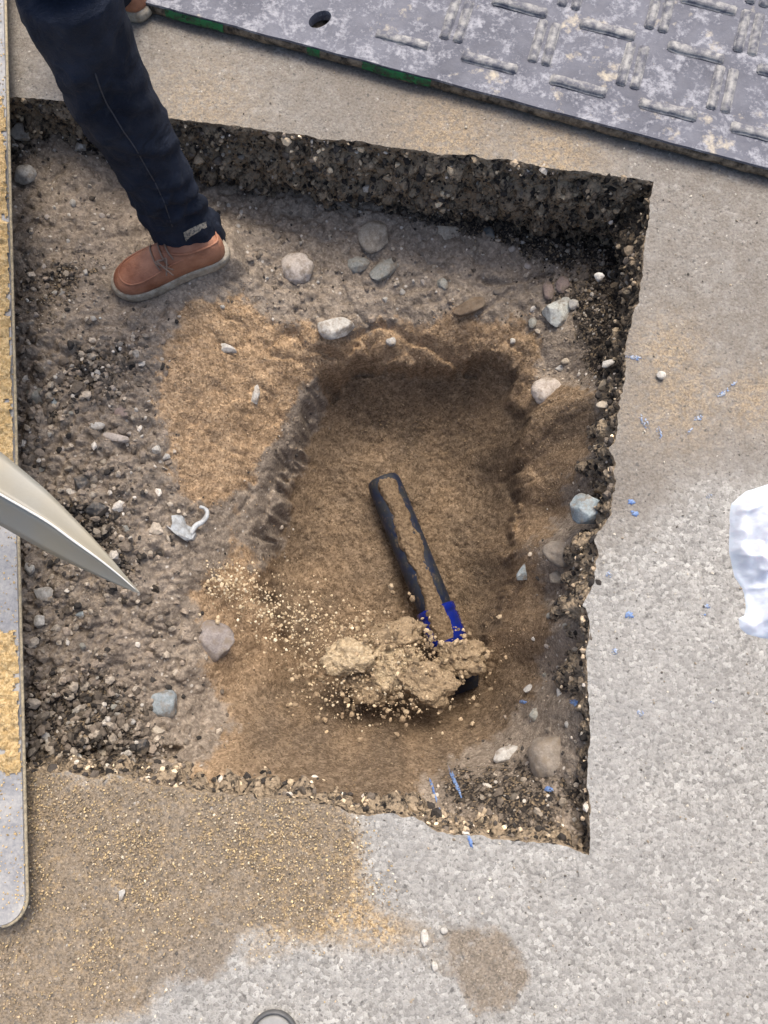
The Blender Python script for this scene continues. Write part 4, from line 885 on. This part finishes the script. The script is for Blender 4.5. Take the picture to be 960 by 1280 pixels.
# ------------------------------------------------------------------ white plastic bag
t = MT('white_plastic', .75, .15); t.b.inputs['Subsurface Weight'].default_value = .1
n1 = t.noise(25, 4, .6); M['bag'] = t.done(t.mix(n1, (.52, .56, .65), (.58, .615, .68)), t.bump(t.noise(60, 4, .6), .35, .004))
bag_p = [(1075,590),(1000,596),(960,604),(932,613),(913,629),(910,650),(911,690),(918,722),(929,742),(932,760),(930,768),(922,772),(924,786),(934,795),(950,799),(985,802),(1040,790),(1090,740),(1100,660)]
bu, bv = np.meshgrid(np.arange(904, 1106, 1.6), np.arange(586, 808, 1.6)); bd = sdf(bu+fbm(bu, bv, s=.03, o=2, seed=3)*2, bv, bag_p)
hb = np.clip(bd, 0, 26)/26*.016+.030*sstep(5, 80, bd)+.020*(1-np.abs(fbm(bu*1.0+bv*.5, bv*.45-bu*.15, s=.020, o=3, seed=211)))**3*sstep(0, 14, bd)+.006*(1-np.abs(fbm(bu*.6+bv, bv*.3-bu*.9, s=.028, o=2, seed=215)))**9*sstep(0, 10, bd)-.005*(1-np.abs(fbm(bu-bv*.4, bv*.5+bu*.3, s=.022, o=2, seed=217)))**10*sstep(4, 16, bd)+.006*fbm(bu, bv, s=.06, o=3, seed=213)*sstep(0, 10, bd)
xy = np.array([[P(a, b)[:2] for a, b in zip(ra, rb)] for ra, rb in zip(bu, bv)]); kb = bd > -.8; ij = -np.ones(kb.shape, np.int64); ij[kb] = np.arange(kb.sum())
Vb = np.concatenate([xy[kb], (hb[kb]*1.15-.0035+.004*sstep(-.8, 3, bd[kb]))[:, None]], 1); Vl = np.concatenate([xy[kb], np.full((kb.sum(), 1), -.0036)], 1)
Fq = np.stack([ij[:-1, :-1], ij[1:, :-1], ij[1:, 1:], ij[:-1, 1:]], -1).reshape(-1, 4); Fq = Fq[(Fq >= 0).all(1)]
o = link('plastic_bag', arr_mesh('plastic_bag', np.concatenate([Vb, Vl]), np.concatenate([Fq, Fq[:, ::-1]+len(Vb)])), M['bag']); tag(o, 'crumpled white plastic bag lying on the pavement at the right', 'plastic bag')

# ------------------------------------------------------------------ round grey cap at the near edge
t = MT('grey_cast_cap', .6, .4); M['cap'] = t.done(t.mix(t.noise(60, 5), (.17, .17, .17), (.33, .33, .32)), t.bump(t.noise(150), .4, .002))
t = MT('dark_cap_rim', .5, .4); M['caprim'] = t.done(t.mix(t.noise(60, 5), (.045, .047, .05), (.12, .12, .12)), t.bump(t.noise(150), .4, .002))
cc = P(342, 1296, 0); cap = empty('round_cap', cc); tag(cap, 'round grey metal cap with dark raised rim at the near edge of the pavement', 'cap')
def disc(prof, k=40): return loft([[cc+Vector((r*math.cos(2*math.pi*i/k), r*math.sin(2*math.pi*i/k), z)) for i in range(k)] for r, z in prof])
V, F = disc([(.0352, -.002), (.0352, .004), (.031, .006), (.012, .0065), (.003, .0066)]); link('lid', poly_mesh('lid', V, F), M['cap'], cap)
V, F = disc([(.0435, -.002), (.044, .006), (.042, .0095), (.039, .0095), (.0365, .006), (.0355, -.002)]); F = F[:-2]; link('rim', poly_mesh('rim', V, F), M['caprim'], cap)

# ------------------------------------------------------------------ broken hook of grey plastic on the sand
t = MT('dirty_pale_plastic', .5, .4); nz = t.noise(70, 5, .7); M['hook'] = t.done(t.mix(t.ramp(nz, [(.4, 0.0), (.65, 1.0)]), (.52, .55, .56), (.27, .27, .26)), t.bump(nz, .5, .003))
hz = hit(236, 664).z+.014
def hp3(u, v, z=0):
    q_ = hit(u, v); p_ = P(u, v, q_.z+.013); return Vector((p_.x, p_.y, max(q_.z+.012, hz*.6+q_.z*.4)+z))
body = [(207,656),(213,660),(216,655),(215,645),(222,644),(228,645),(231,655),(241,660),(244,667),(240,674),(232,676),(220,668)]
Vt = [hp3(u, v, .006 if 213 < u < 240 else 0) for u, v in body]; Vlw = [hp3(u, v, -.016) for u, v in body]; k = len(body)
F = [tuple(range(k)), tuple(range(2*k-1, k-1, -1))]+[(i, (i+1) % k, k+(i+1) % k, k+i) for i in range(k)]
V2, F2 = tube(spline([hp3(238, 668, .002), hp3(247, 659, .004), hp3(256, 655, .006), hp3(262, 648, .006), hp3(262, 642, .004), hp3(257, 637, .001), hp3(250, 634, -.004)], 5), [.0065]*8+[.006]*8+[.005]*7+[.004]*7+[.003], 10)
hk = empty('broken_clip', hp3(232, 665, -.014)); tag(hk, 'broken pale grey hooked clip lying on the sand slope left of the pit', 'broken clip')
me = poly_mesh('clip_plate', Vt+Vlw, F, False); link('clip_plate', me, M['hook'], hk); link('clip_hook', poly_mesh('clip_hook', V2, F2), M['hook'], hk)

# ------------------------------------------------------------------ the person: one foot in the hole, one on the pavement
t = MT('dark_navy_denim', .85, .2)
n1 = t.noise(9, 5, .65); n2 = t.noise(500, 2, .6); n3 = t.noise(22, 5, .7)
c = t.mix(t.ramp(n1, [(.35, 0.0), (.7, 1.0)]), (.007, .011, .022), (.026, .034, .056)); c = t.mix(t.ramp(n3, [(.56, 0.0), (.76, .28)]), c, (.09, .10, .12)); c = t.mix(t.ramp(t.noise(75, 4, .8), [(.68, 0.0), (.78, .55)]), c, (.27, .24, .20))
M['denim'] = t.done(c, t.bump(t.math('ADD', t.math('MULTIPLY', n2, .12), t.math('ADD', t.math('MULTIPLY', n3, .35), t.noise(11, 3, .5, dist=1.2))), .9, .022))
t = MT('seam_thread', .8, .2); M['seam'] = t.done(t.mix(t.noise(200), (.03, .035, .05), (.09, .09, .10)))
t = MT('torn_pale_patch', .9, .1); M['tear'] = t.done(t.mix(t.ramp(t.noise(170, 4, .7), [(.4, 0.0), (.62, 1.0)]), (.42, .37, .29), (.10, .10, .10)))
t = MT('brown_leather', .5, .4); n1 = t.noise(40, 5, .65); n2 = t.noise(14, 4, .6)
M['leather'] = t.done(t.mix(t.ramp(n2, [(.35, 0.0), (.65, 1.0)]), (.22, .082, .042), (.42, .20, .12)), t.bump(t.math('ADD', t.noise(220, 4, .7), t.math('MULTIPLY', t.noise(38, 4, .7), 3.0)), .5, .0025), t.ramp(n1, [(.3, .4), (.7, .65)]))
t = MT('shoe_sole', .8, .2); n1 = t.noise(60, 5, .7); M['sole'] = t.done(t.mix(t.ramp(n1, [(.4, 0.0), (.65, 1.0)]), (.40, .36, .29), (.22, .185, .14)), t.bump(n1, .4, .002))
t = MT('shoe_lace', .8, .2); M['lace'] = t.done(t.mix(t.noise(150), (.17, .11, .08), (.30, .22, .17)))
t = MT('work_jacket', .85, .2); M['jacket'] = t.done(t.mix(t.noise(20, 4), (.03, .035, .04), (.06, .065, .07)))
t = MT('skin', .55, .4); M['skin'] = t.done(t.mix(t.noise(30, 4), (.50, .30, .21), (.58, .36, .26)))
t = MT('hair', .6, .3); M['hair'] = t.done(t.mix(t.noise(120, 4), (.03, .02, .014), (.07, .045, .03)))

person = empty('person', P(230, 320, -.15)); tag(person, 'person in dark navy jeans and brown leather shoes standing with one foot in the hole', 'person')
def shoe(heel, toe, z0, nm='shoe'):
    heel = Vector(heel); toe = Vector(toe); Lh = (toe-heel).length; fx = (toe-heel)/Lh; fy = Vector((-fx.y, fx.x, 0)); up = Vector((0, 0, 1))
    def q(s, y, z): return Vector((heel.x, heel.y, z0))+fx*s*Lh+fy*y+up*z
    ss = [0, .012, .03, .06, .1, .16, .24, .34, .45, .56, .66, .75, .83, .89, .94, .97, .99, 1]
    hw = [.004, .018, .026, .032, .036, .0385, .0385, .038, .040, .0445, .048, .0495, .0475, .043, .035, .026, .016, .004]
    topz = [.052, .066, .076, .084, .09, .095, .098, .100, .097, .086, .075, .066, .059, .054, .048, .042, .036, .030]
    zs_ = .024
    rings = []
    for s, wd, tz in zip(ss, hw, topz):
        r = []
        for k in range(15):
            a = math.pi*k/14; ca, sa = math.cos(a), math.sin(a)
            yy = wd*math.copysign(abs(ca)**.62, ca)*(.94 if s > .02 else .9); zz = (tz-zs_)*sa**.72
            if .1 < s < .5: yy *= 1-.22*(sa**2)
            r.append(q(s, yy, zs_-.002+zz))
        rings.append(r)
    V, F = loft(rings)
    up_o = link(nm, poly_mesh(nm, V, F), M['leather'], person)
    outl = [(s, wd) for s, wd in zip(ss, hw)]+[(s, -wd) for s, wd in reversed(list(zip(ss, hw)))]
    def ol(g, z): return [q(.5+(s-.5)*(1+g*.012/.05), y*(1+g*.1), z+.010*max(0, s-.85)**1.5*6) for s, y in outl]
    V, F = loft([ol(-.2, 0), ol(.15, .003), ol(.30, .012), ol(.25, .021), ol(.12, .026), ol(-.6, .028)]); link('sole', poly_mesh('sole', V, F), M['sole'], up_o)
    # moccasin seam around the toe and the laces
    def onup(s, a):
        i = max(0, min(len(ss)-2, int(np.searchsorted(ss, s))-1)); tt = (s-ss[i])/(ss[i+1]-ss[i]); kk = a/math.pi*14; k0 = min(13, int(kk)); fr = kk-k0
        f = lambda r: r[k0].lerp(r[k0+1], fr)
        return f(rings[i]).lerp(f(rings[i+1]), tt)
    seam = [(.36, .20), (.5, .22), (.64, .24), (.76, .26), (.85, .30), (.905, .40), (.925, .5), (.905, .60), (.85, .70), (.76, .74), (.64, .76), (.5, .78), (.36, .8)]
    pts = spline([onup(s, a*math.pi)+up*.0008 for s, a in seam], 5); V, F = tube(pts, .0022, 8); link('apron_seam', poly_mesh('apron_seam', V, F), M['leather'], up_o)
    parts = []
    for s, a0, a1 in ((.50, .24, .74), (.575, .26, .72), (.44, .26, .72)):
        parts.append(tube(spline([onup(s+.02*math.sin(3*x), a0*math.pi+(a1-a0)*math.pi*x)+up*.0028 for x in np.linspace(0, 1, 9)], 3), .0021, 7))
    c0 = onup(.52, .36*math.pi)+up*.004
    for dx, dy in ((.045, .004), (.03, -.03), (-.02, .02)):
        e_ = [c0, c0+fx*dx*.4-fy*(.008+dy*.2)*0+up*.006+fy*.004, c0+fx*(-dx*.3)+fy*(.022+abs(dy)*.5)-up*.012]
        parts.append(tube(spline(e_, 6), .0019, 7))
    V, F = join_parts(parts); link('lace', poly_mesh('lace', V, F), M['lace'], up_o)
    # tongue / collar edge
    pts = spline([onup(s, a*math.pi)+up*.001 for s, a in ((.5, .5), (.42, .34), (.3, .26), (.16, .27), (.05, .36), (.03, .5), (.05, .64), (.16, .73), (.3, .74), (.42, .66), (.5, .5))], 4)
    V, F = tube(pts, .0028, 8); link('collar', poly_mesh('collar', V, F), M['leather'], up_o)
    return up_o
SZ = -.150
shoe(P(283, 315, SZ), P(148, 363, SZ), SZ)
rh = P(186, 22, .0); shoe(rh, rh+Vector((-.235, .165, 0)), .002)

# jeans: the near leg follows the outline seen; the other parts stand behind it
legL = [(20,-30,150,-30),(27,0,152,0),(40,28,156,28),(55,58,165,56),(70,92,178,86),(86,126,191,114),(106,152,203,140),(124,170,214,165),(138,194,224,190),(150,215,233,212),(161,236,242,232),(170,256,251,250),(178,274,261,265),(184,287,269,277),(189,298,275,287),(193,307,279,295),(197,315,281,303)]
rings = []
kn = 72
zl = None
for i, (a, b, c, d) in enumerate(legL):
    f = i/(len(legL)-1); yc = .985+.012*math.sin(f*3)+.065*max(0, f-.6)
    dl, dr = ray(a, b), ray(c, d); dm = (dl+dr)/2; tm = yc/dm[1]; ce = Vector((dm[0]*tm, yc, CAMH+dm[2]*tm)); hw = (Vector(dl*tm)-Vector(dr*tm)).length/2
    hw *= .985; rings.append((ce, hw))
Vr = []
for i in range(len(rings)-1):
    for s in range(4):
        q = s/4; Vr.append((rings[i][0].lerp(rings[i+1][0], q), rings[i][1]*(1-q)+rings[i+1][1]*q))
Vr.append(rings[-1])
RL = []
folds = [(.47,-1.5,.05,.010,.020,.9),(.42,-.8,-.06,.009,.016,.8),(.40,-1.7,.08,.008,.018,.7),(.36,-.6,-.07,.010,.018,.8),(.33,-1.5,.05,.007,.014,.7),(.28,-1.0,-.05,.006,.016,.9),(.23,-.4,-.06,.008,.015,.7),(.19,-1.6,.06,.008,.014,.8),(.155,-.8,-.05,.009,.013,.9),(.115,-1.4,.05,.010,.012,.8),(.085,-.5,-.045,.010,.012,.8),(.055,-1.2,.03,.009,.011,1.0),(.025,-.3,-.04,.008,.010,.8),(.01,-1.8,.03,.008,.010,.7)]
for ce, hw in Vr:
    r = []
    zz = ce.z
    for k in range(kn):
        a = 2*math.pi*k/kn; nx, ny = math.cos(a), math.sin(a)
        cuff = max(0, (.22-zz)/.3); kneef = math.exp(-((zz-.38)/.1)**2)
        ph = 8*zz*6.28+1.8*nx+2.3*ny+2*math.sin(zz*23+ny*2)
        wr = .0060*cuff*math.sin(ph)+.0040*kneef*math.sin(ph*.8+1)*(1 if ny > -.3 else .5)+.002*math.sin(21*zz+3*nx)
        wr += .007*float(fbm(np.array([nx*1.2+3]), np.array([ny*1.2]), np.array([zz*9+nx*1.5]), s=1.5, o=3, seed=221)[0])+.005*float((1-np.abs(fbm(np.array([nx*1.1+8]), np.array([ny*1.1]), np.array([zz*13-nx*2.2]), s=1.2, o=2, seed=227)))[0])**4
        aw = a if a < math.pi else a-2*math.pi
        for (fz, fa, fs, fm, fw, fl_) in folds: wr += fm*math.exp(-((zz-fz-fs*(aw-fa))/fw)**2-((aw-fa)/fl_)**2)-.5*fm*math.exp(-((zz-fz+.02-fs*(aw-fa))/fw)**2-((aw-fa)/fl_)**2)
        r.append(ce+Vector(((hw+wr)*nx, (hw*(1.08-.20*min(1, max(0, (.12-zz)/.12)))+wr)*ny, .010*nx*cuff*0)))
    RL.append(r)
Vj, Fj = loft(RL)
bv = BVHTree.FromPolygons([tuple(v) for v in Vj], [f for f in Fj])
kneeL = Vr[0][0]; r0 = Vr[0][1]
hipL, hipR = Vector((kneeL.x-.02, 1.16, .93)), Vector((kneeL.x-.02, 1.34, .93))
parts = [(Vj, Fj), tube(spline([kneeL+Vector((0, 0, .0)), (kneeL+hipL)/2+Vector((-.02, 0, 0)), hipL], 6), [r0*.86+.022*k/12 for k in range(13)], 32)]
an = rh+Vector((-.07, .005, .06)); kr = Vector((rh.x-.11, 1.47, .50))
parts.append(tube(spline([an+Vector((0, 0, .0)), an.lerp(kr, .5)+Vector((.0, .01, 0)), kr, (kr+hipR)/2, hipR], 5), [.058+.028*min(1, k/20) for k in range(21)], 32))
pel = []
for z, a, b in ((.86, .05, .14), (.90, .105, .185), (.96, .115, .18), (1.02, .105, .165)):
    pel.append([Vector((hipL.x+a*math.cos(2*math.pi*k/32), 1.25+b*math.sin(2*math.pi*k/32), z)) for k in range(32)])
parts.append(loft(pel))
V, F = join_parts(parts); jeans = link('jeans', poly_mesh('jeans', V, F), M['denim'], person)
def onleg(u, v, off=.0012):
    d = Vector(ray(u, v)).normalized(); h = bv.ray_cast(Vector((0, 0, CAMH)), d); return (h[0]+h[1]*off*(1 if h[1].dot(d) < 0 else -1)) if h[0] else None
pts = [p for p in (onleg(u, v, .0016) for u, v in [(118,90),(123,105),(128,119),(134,130),(140,140),(147,152),(155,165),(163,176),(170,187),(176,197),(182,207),(187,216),(192,225),(197,235),(202,245),(206,255),(209,265),(212,274),(215,282)]) if p]
V, F = tube([p+Vector((.0004, -.0009, .0003)) for p in spline(pts, 4)], .0013, 6); link('seam', poly_mesh('seam', V, F), M['seam'], jeans)
pts = [[onleg(u, v, .0018) for u, v in row] for row in (((229,290),(238,285),(247,281),(257,277)), ((230,295),(239,290),(248,286),(257,281)), ((232,301),(238,295),(247,290),(258,284)))]
if all(all(r) for r in pts):
    V = [p for r in pts for p in r]; link('torn_patch', poly_mesh('torn_patch', V, [(i*4+j, i*4+j+1, i*4+j+5, i*4+j+4) for i in range(2) for j in range(3)]), M['tear'], jeans)
hem = [RL[-1][k]+Vector((0, 0, .0)) for k in range(kn)]; V, F = tube(hem+[hem[0]], .0032, 6); link('hem', poly_mesh('hem', V, F), M['denim'], jeans)

# body under the clothes: one skinned figure (head, neck, trunk, arms, hands)
px = hipL.x; J = []; Eg = []; Rr = []
def jt(p, r, par=None):
    J.append(Vector(p)); Rr.append(r); i = len(J)-1
    if par is not None: Eg.append((par, i))
    return i
root = jt((px, 1.25, .97), .13); ch = jt((px-.04, 1.25, 1.14), .125, root); c2 = jt((px-.09, 1.25, 1.32), .14, ch); nk = jt((px-.12, 1.25, 1.46), .055, c2); hd0 = jt((px-.145, 1.25, 1.53), .06, nk); hd1 = jt((px-.165, 1.25, 1.60), .088, hd0); hd2 = jt((px-.16, 1.25, 1.68), .082, hd1)
for sgn in (-1, 1):
    sh = jt((px-.09, 1.25+sgn*.18, 1.37), .062, c2); el = jt((px-.10, 1.25+sgn*.235, 1.10), .045, sh); wr_ = jt((px-.24, 1.25+sgn*.20, .94), .028, el); pl = jt((px-.29, 1.25+sgn*.19, .90), .030, wr_); pe = jt((px-.325, 1.25+sgn*.19, .875), .026, pl)
    for k, (o_, ln) in enumerate(((-.027, .062), (-.009, .072), (.009, .068), (.026, .052))):
        b1 = jt((px-.345, 1.25+sgn*.19+o_, .862), .0095, pe); b2 = jt((px-.345-ln*.45, 1.25+sgn*.19+o_*1.05, .832-.004*k), .0085, b1); jt((px-.345-ln*.55, 1.25+sgn*.19+o_*1.0, .832-ln*.5), .0075, b2)
    t1 = jt((px-.30, 1.25+sgn*.19-sgn*.036, .885), .011, pl); jt((px-.335, 1.25+sgn*.19-sgn*.05, .86), .009, t1)
me = bpy.data.meshes.new('body'); me.from_pydata([tuple(p) for p in J], Eg, []); me.update()
bo = link('body', me, M['skin'], person); bo.modifiers.new('skin', 'SKIN'); sv2 = me.skin_vertices[0].data
for i, r in enumerate(Rr): sv2[i].radius = (r, r); sv2[i].use_root = (i == 0)
bo.modifiers.new('sub', 'SUBSURF').levels = 2; bo.modifiers[-1].render_levels = 2
jk = [loft([[Vector((cx+a*math.cos(2*math.pi*k/32), 1.25+b*math.sin(2*math.pi*k/32), z)) for k in range(32)] for cx, a, b, z in ((px, .125, .185, .93), (px-.02, .13, .185, 1.05), (px-.05, .135, .19, 1.2), (px-.09, .14, .20, 1.32), (px-.10, .11, .17, 1.41), (px-.115, .07, .085, 1.455))])]
for sgn in (-1, 1): jk.append(tube(spline([(px-.09, 1.25+sgn*.14, 1.375), (px-.09, 1.25+sgn*.20, 1.34), (px-.10, 1.25+sgn*.24, 1.10), (px-.22, 1.25+sgn*.205, .96)], 6), [.075-.033*k/18 for k in range(19)], 20))
V, F = join_parts(jk); link('jacket', poly_mesh('jacket', V, F), M['jacket'], person)
v4, f4 = ico(4); hc_ = np.array([px-.155, 1.25, 1.66]); v5 = v4*np.array([.102, .088, .095])*(1+.04*fbm(v4[:, 0], v4[:, 1], v4[:, 2], s=5, o=3, seed=5))[:, None]; v5[:, 2] = np.where((v4[:, 0] < -.3), np.maximum(v5[:, 2], .035), np.maximum(v5[:, 2], -.05))
link('hair', arr_mesh('hair', v5+hc_+np.array([.012, 0, .008]), f4), M['hair'], person)
